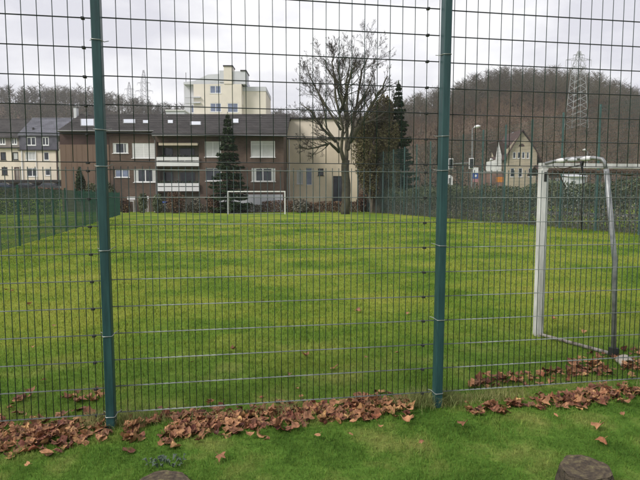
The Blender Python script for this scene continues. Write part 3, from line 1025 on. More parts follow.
def car(name, label, x, y, z, m, heading, group):
    """Parked car: body shell with cabin, windows and wheels."""
    T = thing(name, label, 'car', (x, y, z), group)
    c, s = math.cos(heading), math.sin(heading)

    def w(px, py, pz): return (x + px * c - py * s, y + px * s + py * c, z + pz)
    prof = [(-2.1, .35), (-2.12, .75), (-1.95, .92), (-1.05, 1.0), (-.55, 1.42), (.75, 1.45), (1.45, 1.02), (2.0, .9), (2.1, .6), (2.1, .35)]
    q = MB(); i0 = 0
    for yy, k in ((-.84, 1), (.84, 1)):
        q.v += [w(px, yy * (0.86 if pz > 1.1 else 1), pz) for px, pz in prof]
    n = len(prof)
    q.f.append(tuple(range(n))); q.f.append(tuple(n + k for k in range(n - 1, -1, -1)))
    for k in range(n): q.f.append(((k + 1) % n, k, n + k, n + (k + 1) % n))
    q.mi = [0] * len(q.f)
    q.build('body', m, T)
    for sd in (-1, 1):
        for seg in (((-.92, 1.06), (-.5, 1.37), (.05, 1.38), (.05, 1.06)), ((.12, 1.06), (.12, 1.38), (.7, 1.39), (1.25, 1.06))):
            q = MB(); q.poly([w(px, sd * (.86 if pz < 1.2 else .735), pz) for px, pz in seg]); q.build('window', M_GLASS, T)
        for wx in (-1.3, 1.3):
            q = MB(); q.tube([w(wx, sd * .70, .32), w(wx, sd * .87, .32)], .32, 14); wh = q.build('wheel', M_CLIP, T)
            q = MB(); q.tube([w(wx, sd * .872, .32), w(wx, sd * .885, .32)], .19, 10); q.build('rim', M_ZINC, wh)
    for seg in (((-1.02, 1.03), (-.58, 1.39)), ((1.42, 1.06), (.78, 1.42))):
        q = MB(); (ax, az), (bx_, bz) = seg
        o_ = .03 if ax > 0 else -.03
        q.poly([w(ax + o_, -.66, az + .02), w(ax + o_, .66, az + .02), w(bx_ + o_, .6, bz + .02), w(bx_ + o_, -.6, bz + .02)]); q.build('windscreen', M_GLASS, T)
    for sd in (-.6, .6):
        q = MB(); a = w(2.06, sd, .72); q.box(a[0] - .09, a[0] + .09, a[1] - .09, a[1] + .09, a[2] - .07, a[2] + .07); q.build('headlight', M_BLIND, T)
    return T


M_CAR1 = mat('black_car_paint', (0.015, 0.017, 0.02), 0.25, var=0.1)
M_CAR2 = mat('dark_blue_car_paint', (0.02, 0.03, 0.055), 0.25, var=0.1)
M_CAR3 = mat('dark_grey_car_paint', (0.05, 0.05, 0.055), 0.25, var=0.1)
for px, m, d in ((4, M_CAR2, 'dark blue car parked under the carport, nearest the photo edge'), (27, M_CAR1, 'black car parked in the middle of the carport'), (50, M_CAR3, 'dark grey car parked at the right end of the carport')):
    car('parked_car', d, X(px, 84.5), 84.5, Z(192, 84.5), m, 0.05, 'cars parked under the carport')

# ------------------------------------------------------------------ gabled house beyond the road, right
f = 98.0
T = thing('gabled_house', 'cream house with steep gable and dark red roof in front of the hill', 'house', (X(519, f), f, 0))
gp = [(503, 200), (503, 160), (507.5, 150), (519.3, 130.5), (531, 147), (538, 161), (540, 200)]
ops = [rect(f, 511, 514, 152, 158.5), rect(f, 515.6, 518.4, 152, 158.5), rect(f, 520, 523, 152, 158.5), rect(f, 524.6, 527.2, 152, 158.5), rect(f, 509, 513, 168, 177), rect(f, 517, 521, 168, 177), rect(f, 527, 531, 168, 177)]
q = MB(); wall_open(q, X(505.5, f), X(535, f), 0, Z(152, f) + .6, f, ops, .25)
q.poly([(X(505.5, f), f, Z(152, f) + .6), (X(532.5, f), f, Z(152, f) + .6), (X(519.3, f), f, Z(131.5, f))])
q.poly([(X(535, f), f, 0), (X(535, f), f + 9, 0), (X(535, f), f + 9, Z(158, f)), (X(535, f), f, Z(152, f))])
q.poly([(X(505.5, f), f, 0), (X(505.5, f), f, Z(152, f) + .6), (X(505.5, f), f + 9, Z(152, f) + .6), (X(505.5, f), f + 9, 0)])
q.build('wall', mat('weathered_cream_render', (0.43, 0.37, 0.275), 0.9, var=0.15, scale=0.5), T)
for o in ops: window(T, o, f, (), pane=M_GLASS, fw=.09)
q = MB()
cx_, cz_ = X(519.3, f), Z(146.5, f)
q.poly([(cx_ + .55 * math.cos(t), f - .03, cz_ + .5 * math.sin(t)) for t in np.linspace(0, math.pi, 10)])
q.build('arched_window', M_RED, T)


def slope(parent, pts, back, th, m, name='roof'):
    """Roof slab following the gable line between two points, running back."""
    q = MB()
    (ax, az_), (bx_, bz_) = pts
    q.hexa([(ax, f - .5, az_), (bx_, f - .5, bz_), (bx_, f + back, bz_), (ax, f + back, az_), (ax, f - .5, az_ + th), (bx_, f - .5, bz_ + th), (bx_, f + back, bz_ + th), (ax, f + back, az_ + th)])
    return q.build(name, m, parent)


slope(T, ((X(502.5, f), Z(160, f)), (X(519.3, f), Z(130.6, f))), 9, .25, M_RED)
slope(T, ((X(519.32, f), Z(130.6, f)), (X(533, f), Z(150, f))), 9, .25, M_RED)
slope(T, ((X(533.05, f), Z(150, f)), (X(540, f), Z(164, f))), 9, .22, M_RED)
q = MB(); q.box(X(511, f + 4), X(516.5, f + 4), f + 4, f + 5, Z(142, f + 4), Z(132, f + 4)); c = q.build('chimney', M_GREYW, T)
q = MB(); q.box(X(510.6, f + 4), X(516.9, f + 4), f + 3.9, f + 5.1, Z(132, f + 4) + .004, Z(131, f + 4)); q.build('cap', M_RED, c)
f2 = 99.5
q = MB()
q.poly([(X(493.5, f2), f2, 0), (X(500, f2), f2, 0), (X(500, f2), f2, Z(156, f2)), (X(496.3, f2), f2, Z(141, f2)), (X(493.8, f2), f2, Z(160, f2))])
q.poly([(X(493.5, f2), f2, 0), (X(493.8, f2), f2, Z(160, f2)), (X(494.5, f2), f2 + 6, Z(160, f2)), (X(494.5, f2), f2 + 6, 0)])
q.build('white_gable', M_SHUT, T)
q = MB()
q.hexa([(X(496.3, f2), f2 - .2, Z(141, f2)), (X(505, f2), f2 - .2, Z(160, f2)), (X(505, f2), f2 + 6, Z(160, f2)), (X(496.3, f2), f2 + 6, Z(141, f2)),
        (X(496.6, f2), f2 - .2, Z(140, f2)), (X(507, f2), f2 - .2, Z(146, f2)), (X(507, f2), f2 + 6, Z(146, f2)), (X(496.6, f2), f2 + 6, Z(140, f2))])
q.build('roof', M_RED, T)

f = 74.0
T = thing('garden_shed', 'small cream hut with one dark window seen through the near goal', 'hut', (X(576, f), f, 0))
op = [rect(f, 575.5, 580.5, 185, 190.5)]
q = MB(); wall_open(q, X(568.5, f), X(583.5, f), 0, Z(176.5, f), f, op)
q.poly([(X(568.5, f), f, 0), (X(568.5, f), f, Z(176.5, f)), (X(568.5, f), f + 2.5, Z(176.5, f)), (X(568.5, f), f + 2.5, 0)])
q.poly([(X(583.5, f), f, 0), (X(583.5, f), f + 2.5, 0), (X(583.5, f), f + 2.5, Z(176.5, f)), (X(583.5, f), f, Z(176.5, f))])
q.build('wall', M_GREYW, T)
window(T, op[0], f, (), fw=.06, frame=M_DARK)
q = MB(); q.hexa([(X(567, f), f - .3, Z(176.8, f)), (X(585, f), f - .3, Z(176.8, f)), (X(585, f), f + 2.8, Z(174.5, f)), (X(567, f), f + 2.8, Z(174.5, f)),
                  (X(567, f), f - .3, Z(176, f)), (X(585, f), f - .3, Z(176, f)), (X(585, f), f + 2.8, Z(173.6, f)), (X(567, f), f + 2.8, Z(173.6, f))]); q.build('roof', M_GREYW, T)
f = 90.0
T = thing('brick_house', 'low red brown house half hidden behind the hedge beside the gabled house', 'house', (X(552, f), f, 0))
op = [rect(f, 545, 549, 178, 184), rect(f, 554, 558, 178, 184)]
q = MB(); wall_open(q, X(541, f), X(563, f), 0, Z(174, f), f, op)
q.poly([(X(563, f), f, 0), (X(563, f), f + 6, 0), (X(563, f), f + 6, Z(174, f)), (X(563, f), f, Z(174, f))])
q.build('wall', M_BRICK, T)
for o in op: window(T, o, f, (.5,))
gable_roof(T, X(540, f), X(564, f), f - .3, Z(174.5, f), f + 3, Z(167, f + 3), M_RED)
f = 82.0
T = thing('brick_wall', 'low red brick garden wall left of the gabled house', 'wall', (X(490, f), f, 0))
q = MB(); q.box(X(478, f), X(504, f), f, f + .3, 0, Z(172, f)); q.build('masonry', brick_mat('red_brick', (.17, .085, .068), (.21, .11, .09), (.2, .16, .14)), T)
q = MB(); q.box(X(477.5, f), X(504.5, f), f - .05, f + .35, Z(172, f) + .003, Z(171.2, f)); q.build('coping', M_KERB, T)

# ------------------------------------------------------------------ street furniture beyond the right hedge
f = 52.0
T = thing('street_lamp', 'tall grey street lamp with pale lantern carrying the traffic light arm', 'street lamp', (X(470.5, f), f, 0))
q = MB(); q.tube([(X(470.8, f), f, 0), (X(470.5, f), f, Z(150, f)), (X(470.2, f), f, Z(128.5, f))], [.09, .07, .05], 10); q.build('pole', M_PIPE, T)
q = MB(); q.tube([(X(470.2, f), f, Z(128.6, f)), (X(472.5, f), f, Z(127.4, f))], [.04, .04], 8); q.build('arm', M_PIPE, T)
q = MB(); q.tube([(X(472, f), f, Z(127.6, f)), (X(473, f), f, Z(127, f)), (X(476, f), f, Z(126.3, f)), (X(478.2, f), f, Z(126, f))], [.06, .14, .15, .05], 10); q.build('lantern', M_SHUT, T, True)


def traffic_light(px, py, f, label):
    x, z = X(px, f), Z(py, f)
    T = thing('traffic_light', label, 'traffic light', (x, f - .3, z), 'traffic lights on the lamp arm')
    q = MB(); q.box(x - .24, x + .24, f - .26, f - .22, z - .52, z + .52); q.build('border_plate', M_WHITE, T)
    q = MB(); q.box(x - .15, x + .15, f - .42, f - .262, z - .43, z + .43); h = q.build('housing', M_CLIP, T)
    for k in (-1, 0, 1):
        q = MB(); q.tube([(x, f - .44, z + k * .27), (x, f - .422, z + k * .27)], .1, 12); q.build('lens', M_GLASS, T)
        q = MB(); q.tube([(x, f - .52, z + k * .27 + .09), (x, f - .425, z + k * .27 + .1)], .06, 8); q.build('visor', M_CLIP, T)


q = MB(); q.tube([(X(470.4, f), f, Z(163, f)), (X(446.5, f), f, Z(164.2, f))], [.07, .045], 8)
q.build('mast_arm', M_PIPE, T)
traffic_light(449, 164, f, 'traffic light with white border at the free end of the arm')
traffic_light(469.3, 163.6, f, 'traffic light with white border beside the lamp pole')


def sign(name, label, cat, px, f, py0, py1, w, boards, group=None):
    T = thing(name, label, cat, (X(px, f), f, 0), group)
    q = MB(); q.tube([(X(px, f), f, 0), (X(px, f), f, Z(py0, f))], .035, 8); q.build('pole', M_PIPE, T)
    for (a, b, m, ww) in boards:
        q = MB(); q.box(X(px, f) - ww / 2, X(px, f) + ww / 2, f - .09, f - .05, Z(b, f), Z(a, f)); q.build('board', m, T)
    return T


M_BLUE = mat('blue_sign', (0.05, 0.10, 0.34), 0.5, var=0.08)
M_PINK = mat('red_sign', (0.42, 0.20, 0.22), 0.5, var=0.1)
M_ORANGE = mat('orange_board', (0.55, 0.20, 0.03), 0.5, var=0.1)
T = sign('road_sign', 'road sign post with white and blue boards right of the lamp pole', 'sign', 474.3, 54, 167, 190, .5, ())
f = 54
xx = X(474.3, f)
q = MB(); q.box(xx - .27, xx + .27, f - .09, f - .05, Z(172.6, f), Z(167.6, f)); q.build('white_board', M_WHITE, T)
q = MB(); q.box(xx - .27, xx + .27, f - .09, f - .05, Z(178.6, f), Z(173, f)); b = q.build('blue_board', M_BLUE, T)
q = MB(); q.tube([(xx, f - .10, Z(175.8, f)), (xx, f - .092, Z(175.8, f))], .13, 14); q.build('disc', M_WHITE, b)
q = MB(); q.box(xx - .25, xx + .25, f - .09, f - .05, Z(182, f), Z(179, f)); q.build('red_board', M_PINK, T)
f = 50
T = thing('white_board', 'white round topped board standing above the hedge beside the right fence post', 'sign', (X(448.5, f), f, 0))
q = MB(); x = X(448.5, f); r_ = .30; zt = Z(178.5, f)
prof = [(x - r_, Z(185.5, f))] + [(x - r_ * math.cos(t), zt + r_ * 1.1 * math.sin(t)) for t in np.linspace(0, math.pi, 12)] + [(x + r_, Z(185.5, f))]
n = len(prof)
for yy in (f - .1, f): q.v += [(a, yy, b) for a, b in prof]
q.f = [tuple(range(n - 1, -1, -1)), tuple(n + k for k in range(n))] + [(k, (k + 1) % n, n + (k + 1) % n, n + k) for k in range(n)]
q.mi = [0] * len(q.f)
b = q.build('board', M_WHITE, T)
q = MB(); q.box(x - .07, x + .07, f - .115, f - .102, Z(184, f), Z(178, f)); q.build('grey_mark', M_ZINC, b)
q = MB(); q.tube([(x, f + .04, 0), (x, f + .04, Z(182, f))], .04, 8); q.build('pole', M_PIPE, T)
f = 66
sign('orange_sign', 'orange board above the hedge in front of the gabled house', 'sign', 498.7, f, 177, 190, 1.0, ((177, 182.2, M_ORANGE, .95),))
f = 70
T = thing('park_lamp', 'short grey lamp post left of the gabled house', 'street lamp', (X(489.5, f), f, 0))
q = MB(); q.tube([(X(489.5, f), f, 0), (X(489.5, f), f, Z(160.5, f))], [.06, .045], 8); q.build('pole', M_PIPE, T)
q = MB(); q.tube([(X(488.3, f), f, Z(161, f)), (X(489.3, f), f, Z(159.3, f)), (X(491.3, f), f, Z(159.5, f))], [.05, .16, .06], 8); q.build('lantern', M_SHUT, T, True)
f = 60
T = thing('street_lamp', 'slim street lamp with small white lantern above the near goal', 'street lamp', (X(585, f), f, 0))
q = MB(); q.tube([(X(585, f), f, 0), (X(585, f), f, Z(151.5, f)), (X(583, f), f, Z(150.4, f))], [.06, .045, .03], 8); q.build('pole', M_PIPE, T)
q = MB(); q.tube([(X(583.4, f), f, Z(150.5, f)), (X(582, f), f, Z(149.8, f)), (X(579.8, f), f, Z(150, f))], [.05, .13, .05], 8); q.build('lantern', M_SHUT, T, True)


# ------------------------------------------------------------------ pylons
def pylon(px, f, py_top, py_base, arms, wpx, label, m, br=0.09):
    x = X(px, f); zt, zb_ = Z(py_top, f), Z(py_base, f)
    T = thing('pylon', label, 'pylon', (x, f, zb_), 'lattice power pylons')
    H = zt - zb_
    q = MB()
    wb = wpx / FPX * f

    def half(t): return (wb / 2) * (1 - .55 * t) if t < .8 else (wb / 2) * max(.12, .56 * (1 - (t - .8) * 4.2))
    N = 12
    for sx in (-1, 1):
        for sy in (-1, 1):
            q.tube([(x + sx * half(k / N), f + sy * half(k / N), zb_ + H * k / N) for k in range(N + 1)], br * 1.3, 4)
    for k in range(N):
        for sd in range(4):
            c = [(-1, -1), (1, -1), (1, 1), (-1, 1)]
            a, b = c[sd], c[(sd + 1) % 4]
            h0, h1 = half(k / N), half((k + 1) / N)
            z0, z1 = zb_ + H * k / N, zb_ + H * (k + 1) / N
            q.tube([(x + a[0] * h0, f + a[1] * h0, z0), (x + b[0] * h1, f + b[1] * h1, z1)], br, 3, False)
            q.tube([(x + b[0] * h0, f + b[1] * h0, z0), (x + a[0] * h1, f + a[1] * h1, z1)], br, 3, False)
    q.build('mast', m, T)
    for py, wp in arms:
        z = Z(py, f); w = wp / FPX * f
        q = MB()
        for sx in (-1, 1):
            q.tube([(x, f, z), (x + sx * w / 2, f, z)], br * 1.2, 4)
            q.tube([(x, f, z + w * .12), (x + sx * w / 2, f, z)], br, 4)
            for t in (.25, .5, .75):
                q.tube([(x + sx * w / 2 * t, f, z), (x + sx * w / 2 * (t - .12), f, z + w * .12 * (1 - t))], br * .7, 3)
        q.build('cross_arm', m, T)
        for t in (-1, -.55, .55, 1):
            q = MB(); q.tube([(x + t * w / 2, f, z), (x + t * w / 2, f, z - 2.2)], br * .9, 4); q.build('insulator', m, T)
    return x, f


pylon(572.5, 190, 51, 129, ((60, 25), (68, 18), (55, 11)), 16, 'large lattice pylon standing on the wooded hill', M_PYLON, .062)
M_PYLF = mat('hazed_lattice_steel', (0.42, 0.43, 0.45), 0.7, var=0.1)  # paler grey: the haze of distance is put into the steel colour
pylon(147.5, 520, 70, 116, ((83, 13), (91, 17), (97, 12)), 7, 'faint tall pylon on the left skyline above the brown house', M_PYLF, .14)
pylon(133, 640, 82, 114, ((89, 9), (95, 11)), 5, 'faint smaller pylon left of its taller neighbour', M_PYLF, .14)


# ------------------------------------------------------------------ trees
def limb(mb, p, d, length, r0, r1, segs, wander, trop, rnd, n=6):
    pts, rads = [Vector(p)], [r0]
    d = Vector(d).normalized()
    for k in range(segs):
        d = (d + Vector((rnd.gauss(0, wander), rnd.gauss(0, wander), rnd.gauss(0, wander) + trop))).normalized()
        pts.append(pts[-1] + d * (length / segs))
        rads.append(r0 + (r1 - r0) * (k + 1) / segs)
    mb.tube(pts, rads, n, False)
    return pts, rads


def branch_out(pts, rads, big, fine, level, rnd, cnt, ratio, spread, minr):
    """Side branches along a polyline, recursively, the thin ones into the crown mesh."""
    L = sum((pts[k + 1] - pts[k]).length for k in range(len(pts) - 1))
    for i in range(cnt[0]):
        t = rnd.uniform(0.22, 1.0) * (len(pts) - 1)
        k = min(int(t), len(pts) - 2)
        p = pts[k].lerp(pts[k + 1], t - k)
        r = rads[k] + (rads[k + 1] - rads[k]) * (t - k)
        d = (pts[k + 1] - pts[k]).normalized()
        s = Vector((rnd.gauss(0, 1), rnd.gauss(0, 1), rnd.gauss(0, .8)))
        s = (s - d * s.dot(d)).normalized()
        nd = (d * math.cos(spread) + s * math.sin(spread)).normalized()
        ln = L * ratio * rnd.uniform(.6, 1.25) * (1.15 - .5 * t / (len(pts) - 1))
        rr = max(r * .45, minr)
        tgt = big if level <= 1 and rr > .03 else fine
        cp, cr = limb(tgt, p, nd, ln, rr, max(rr * .35, minr * .7), 4 if level < 3 else 3, .11, .09, rnd, 5 if tgt is big else 3)
        if len(cnt) > 1:
            branch_out(cp, cr, big, fine, level + 1, rnd, cnt[1:], ratio, spread, minr)


def bare_tree(name, label, base, limbs, cnt, ratio=.5, spread=.75, minr=.012, seed=3, group=None, bark=None, twig=None):
    rnd = random.Random(seed)
    T = thing(name, label, 'tree', base, group)
    big, fine = MB(), MB()
    for pts, r0, r1 in limbs:
        P = [Vector(p) for p in pts]
        Q, R = [], []
        for k in range(len(P) - 1):
            for j in range(3):
                t = j / 3
                w = P[k].lerp(P[k + 1], t)
                if k + j > 0: w += Vector((rnd.gauss(0, .05), rnd.gauss(0, .05), 0)) * min(1, r0 * 4)
                Q.append(w)
        Q.append(P[-1])
        R = [r0 + (r1 - r0) * k / (len(Q) - 1) for k in range(len(Q))]
        big.tube(Q, R, 9, True)
        if r0 < .4 or len(limbs) == 1:
            branch_out(Q, R, big, fine, 1, rnd, cnt, ratio, spread, minr)
    big.build('trunk', bark or M_BARK, T, True)
    fine.build('crown', twig or M_TWIG, T)
    return T


f = 50.0


def bt(px, py, dy=0): return at(px, py, f + dy)


base = Vector((X(345.5, f), f, 0))
limbs = [
    ([(base.x, f, -.2), bt(346, 196), bt(345.5, 178), bt(346, 160)], .44, .36),
    ([bt(346, 163), bt(347, 140, .3), bt(347, 115, .6), bt(346, 85, .8), bt(349, 70, .5), bt(350, 58, .2)], .20, .025),
    ([bt(345, 168), bt(341, 150, -.8), bt(343, 128, -1.4), bt(338, 108, -1.8), bt(334, 78, -2), bt(327, 68, -2.3), bt(325, 60, -2.4)], .17, .022),
    ([bt(348, 150), bt(354, 122, 1), bt(358, 95, 1.5), bt(362, 70, 1.4), bt(366, 62, 1.0), bt(369, 54, 1)], .165, .022),
    ([bt(343, 160), bt(337, 143, .9), bt(327, 128, 1.8), bt(323, 104, 2.4), bt(315, 85, 2.6), bt(309, 76, 2.9)], .13, .02),
    ([bt(339, 152), bt(330, 143, -1), bt(318, 147, -1.5), bt(308, 149, -2), bt(299, 146, -2.6)], .15, .03),
    ([bt(350, 142), bt(361, 124, -1), bt(372, 104, -1.8), bt(382, 88, -2.2), bt(388, 76, -2.4)], .22, .04),
    ([bt(340, 112), bt(347, 92, -2.2), bt(352, 70, -3), bt(358, 62, -3.4)], .17, .03),
    ([bt(336, 142), bt(322, 128, -.4), bt(312, 112, -.6), bt(301, 104, -.7)], .15, .03),
    ([bt(362, 124), bt(374, 120, 1), bt(386, 112, 1.5), bt(394, 100, 1.5)], .13, .03),
    ([bt(341, 130), bt(326, 106, .6), bt(313, 84, .9), bt(307, 66, 1)], .12, .02),
    ([bt(345, 112), bt(336, 84, -.8), bt(332, 62, -1), bt(334, 50, -1)], .12, .02),
    ([bt(355, 112), bt(368, 88, .6), bt(376, 68, .9)], .11, .02),
    ([bt(347, 120), bt(342, 96, 1.8), bt(339, 74, 2.6), bt(337, 60, 3)], .18, .03),
]
bare_tree('bare_tree', 'big bare mossy tree standing at the far end of the pitch', base, limbs, (15, 10, 7, 5), .36, .72, .0065, 5)

# smaller bare trees between the hedge and the hill
for i, (px, ff, top, lab) in enumerate(((489, 112, 140, 'bare tree just left of the white gable'), (460, 92, 132, 'bare tree behind the tall street lamp'),
                                        (545, 104, 128, 'bare tree right of the gabled house'), (562, 84, 140, 'slim bare tree left of the small hut'),
                                        (598, 88, 132, 'bare tree behind the near goal'), (625, 80, 138, 'bare tree near the right edge of the photo'),
                                        (425, 78, 128, 'bare tree left of the right fence post'), (437, 90, 136, 'bare tree hidden behind the right fence post'),
                                        (530, 118, 120, 'bare tree behind the gabled house'))):
    b = Vector((X(px, ff), ff, 0))
    rnd = random.Random(40 + i)
    h = Z(top, ff)
    L = [([b + Vector((0, 0, -.2)), b + Vector((rnd.uniform(-.3, .3), 0, h * .45)), b + Vector((rnd.uniform(-.5, .5), rnd.uniform(-.5, .5), h))], .16, .03)]
    bare_tree('bare_tree', lab, b, L, (11, 6, 4), .34, .7, .018, 60 + i, 'bare trees between hedge and hill')


def spruce(name, label, base, H, R, n, seed, m=M_SPRUCE, size=.22, power=.9, bottom=.04):
    r = np.random.default_rng(seed)
    T = thing(name, label, 'tree', base)
    q = MB(); b = Vector(base); q.tube([b + Vector((0, 0, -.2)), b + Vector((0, 0, H * .5)), b + Vector((0, 0, H * .985))], [R * .1 + .05, R * .06 + .03, .02], 8)
    q.build('trunk', M_STEM, T)
    tiers = int(H / .42)
    pts, dirs = [], []
    for k in range(tiers):
        t = bottom + (1 - bottom) * (k + r.uniform(-.2, .2)) / tiers
        rad = R * max(1 - t, .02) ** power * r.uniform(.82, 1.12)
        nb = max(5, int(12 * (1 - t) + 4))
        a0 = r.uniform(0, 6.28)
        for j in range(nb):
            a = a0 + 6.283 * j / nb + r.normal() * .12
            L = rad * r.uniform(.7, 1.15)
            m_ = max(4, int(n / tiers / nb * (L / (R * .5) + .3)))
            s = np.sqrt(r.uniform(0.03, 1, m_))
            droop = -.28 * s * L + .18 * (s ** 3) * L
            side = r.normal(size=m_) * .16 * L * (1 - s * .6)
            x = base[0] + np.cos(a) * s * L - np.sin(a) * side
            y = base[1] + np.sin(a) * s * L + np.cos(a) * side
            z = base[2] + H * t + droop + r.normal(size=m_) * .06
            pts.append(np.stack([x, y, z], -1))
            dirs.append(np.tile([np.cos(a), np.sin(a), -.35], (m_, 1)))
    tip = np.stack([np.full(14, base[0]), np.full(14, base[1]), base[2] + H * np.linspace(.95, 1.0, 14)], -1)
    pts.append(tip); dirs.append(np.tile([0, 0, 1.0], (14, 1)))
    leaf_cloud('crown', np.concatenate(pts), size, m, T, elong=2.6, up=.6, dirs=np.concatenate(dirs))
    return T


f = 54.0
spruce('spruce_tree', 'dark green spruce in front of the brown apartment house', (X(229, f), f, 0), Z(112, f), 2.25, 16000, 3, size=.11, power=.8)
f = 56.0
spruce('spruce_tree', 'tall dark spruce with pointed top right of the big bare tree', (X(397, f), f, 0), Z(81, f), 2.4, 14000, 4, size=.14, power=.85)


def clump_tree(name, label, cat, base, blobs, n, size, m, trunk=None, group=None, seed=1, gaps=.0):
    """Crown of leaf faces filling several uneven blobs (x, y, z, rx, ry, rz)."""
    r = np.random.default_rng(seed)
    T = thing(name, label, cat, base, group)
    pts = []
    vol = np.array([b[3] * b[4] * b[5] for b in blobs]) ** .75
    for b, w in zip(blobs, vol / vol.sum()):
        k = int(n * w)
        d = r.normal(size=(k, 3)); d /= np.linalg.norm(d, axis=1, keepdims=True)
        rad = r.uniform(.25, 1, k) ** .45
        bump = 1 + .22 * vnoise(d[:, 0] * 4 + b[0], d[:, 1] * 4 + d[:, 2] * 5 + b[2], seed)
        p = d * (rad * bump)[:, None] * np.array(b[3:6]) + np.array(b[:3])
        keep = vnoise(p[:, 0] * 2.1 / max(b[3], .3) * 1.5, p[:, 2] * 3 / max(b[5], .3) + p[:, 1], seed + 3) > -1 + gaps
        pts.append(p[keep])
    P = np.concatenate(pts)
    P = P[P[:, 2] > .03]
    leaf_cloud('foliage' if cat != 'tree' else 'crown', P, size, m, T)
    q = MB()
    rr = random.Random(seed)
    b0 = Vector(base)
    for b in blobs:
        for _ in range(trunk or 3):
            e = Vector((b[0] + rr.gauss(0, .4) * b[3], b[1] + rr.gauss(0, .4) * b[4], b[2] + rr.uniform(0, .8) * b[5]))
            s = b0 + Vector(((b[0] - b0.x) * .55 + rr.gauss(0, .02), (b[1] - b0.y) * .55 + rr.gauss(0, .02), -.05))
            mid = s.lerp(e, .5) + Vector((rr.gauss(0, .08), rr.gauss(0, .08), .05))
            w = .03 + .02 * b[5]
            q.tube([s, mid, e], [w, w * .7, w * .3], 5)
    q.build('trunk' if cat == 'tree' else 'stem', M_STEM, T)
    return T


f = 54.0
bl = [(X(372, f), f, Z(150, f), 1.9, 1.8, 3.6), (X(384, f), f + .5, Z(130, f), 1.7, 1.6, 3.4), (X(366, f), f - .4, Z(134, f), 1.2, 1.3, 2.2),
      (X(380, f), f, Z(175, f), 2.0, 1.6, 2.4), (X(376, f), f, Z(118, f), .9, 1, 1.4), (X(385, f), f, Z(108, f), .7, .8, 1.3)]
clump_tree('evergreen_tree', 'broad olive green evergreen tree between the bare tree and the spruce', 'tree', (X(378, f), f, 0), bl, 34000, .13, M_OLIVE, 6, None, 8, .68)

# shrubs and hedges along the far end
shr = [
    (143, 206, 192, 4.2, M_HEDGE, 'dark green clipped shrub left of the far goal, nearest the green fence', 53.2, .4),
    (158, 206, 194, 5.0, M_HEDGE, 'dark green shrub under the downpipe of the brown house', 53.0, .4),
    (176, 208, 191, 9.5, M_BROWNB, 'rounded russet shrub below the white balconies', 52.6, .25),
    (213, 208, 194, 7.0, M_BROWNB, 'russet shrub at the left post of the far goal', 53.0, .25),
    (196, 208, 198, 6.0, M_HEDGEB, 'low grey green shrub between the two russet shrubs', 53.4, .25),
    (125, 208, 199, 6.0, M_BROWNB, 'low brown shrub at the end of the green fence', 54.0, .25),
    (301, 209, 199, 9, M_HEDGEB, 'low grey green shrub right of the far goal', 54.5, .2),
]
for i, (px, pb, pt, w, m, lab, ff, gp) in enumerate(shr):
    x, zt, rw = X(px, ff), Z(pt, ff), w / FPX * ff
    bl = [(x, ff, zt * .45, rw, rw * .9, zt * .5), (x + rw * .3, ff + .1, zt * .65, rw * .6, rw * .6, zt * .34), (x - rw * .35, ff - .1, zt * .6, rw * .55, rw * .6, zt * .36)]
    clump_tree('shrub', lab, 'shrub', (x, ff, 0), bl, 1700, .11, m, 4, 'shrubs along the far end of the pitch', 70 + i, gp)


def hedge(name, label, p0, p1, h, w, n, size, m, seed, wave=.12, gaps=.2, stems=True, m2=None, zb=0.0):
    """Long hedge as leaf faces in a wavy box with twigs inside."""
    r = np.random.default_rng(seed)
    p0, p1 = np.array(p0, float), np.array(p1, float)
    L = np.linalg.norm(p1 - p0); d = (p1 - p0) / L; nrm = np.array([-d[1], d[0]])
    T = thing(name, label, 'hedge', (p0[0], p0[1], zb))

    def fill(n, zlo, zhi, sd):
        s = r.uniform(0, L, n); t = r.beta(.8, .8, n) * 2 - 1
        hh = h * (1 + wave * vnoise(s * 1.1, s * 0 + 3, sd) + .06 * vnoise(s * 4, t * 2, sd + 1))
        z = (zlo + (zhi - zlo) * r.uniform(0, 1, n) ** .8) * hh
        tt = t * w / 2 * (1 - .35 * (z / hh) ** 3) * (1 + .15 * vnoise(s * 2.2, z * 3, sd))
        keep = vnoise(s * 3.1, z * 4 + t, sd + 2) > -1 + gaps
        return np.stack([p0[0] + d[0] * s + nrm[0] * tt, p0[1] + d[1] * s + nrm[1] * tt, np.maximum(z, .03) + zb], -1)[keep]
    if m2:
        leaf_cloud('foliage', fill(int(n * .55), .45, 1, seed), size, m, T)
        leaf_cloud('lower_foliage', fill(int(n * .45), 0, .6, seed + 9), size * .9, m2, T)
    else:
        leaf_cloud('foliage', fill(n, 0, 1, seed), size, m, T)
    q = MB(); rr = random.Random(seed)
    for k in range(int(L * 14)):
        s = rr.uniform(0, L); t = rr.uniform(-.4, .4) * w
        a = Vector((p0[0] + d[0] * s + nrm[0] * t, p0[1] + d[1] * s + nrm[1] * t, zb - .05))
        b = a + Vector((rr.gauss(0, .25), rr.gauss(0, .25), h * rr.uniform(.6, 1.08)))
        c = a.lerp(b, .5) + Vector((rr.gauss(0, .08), rr.gauss(0, .08), 0))
        q.tube([a, c, b], [.016, .011, .005], 4, False)
    tag(q.build('stem', M_STEM, T), kind='stuff')
    return T


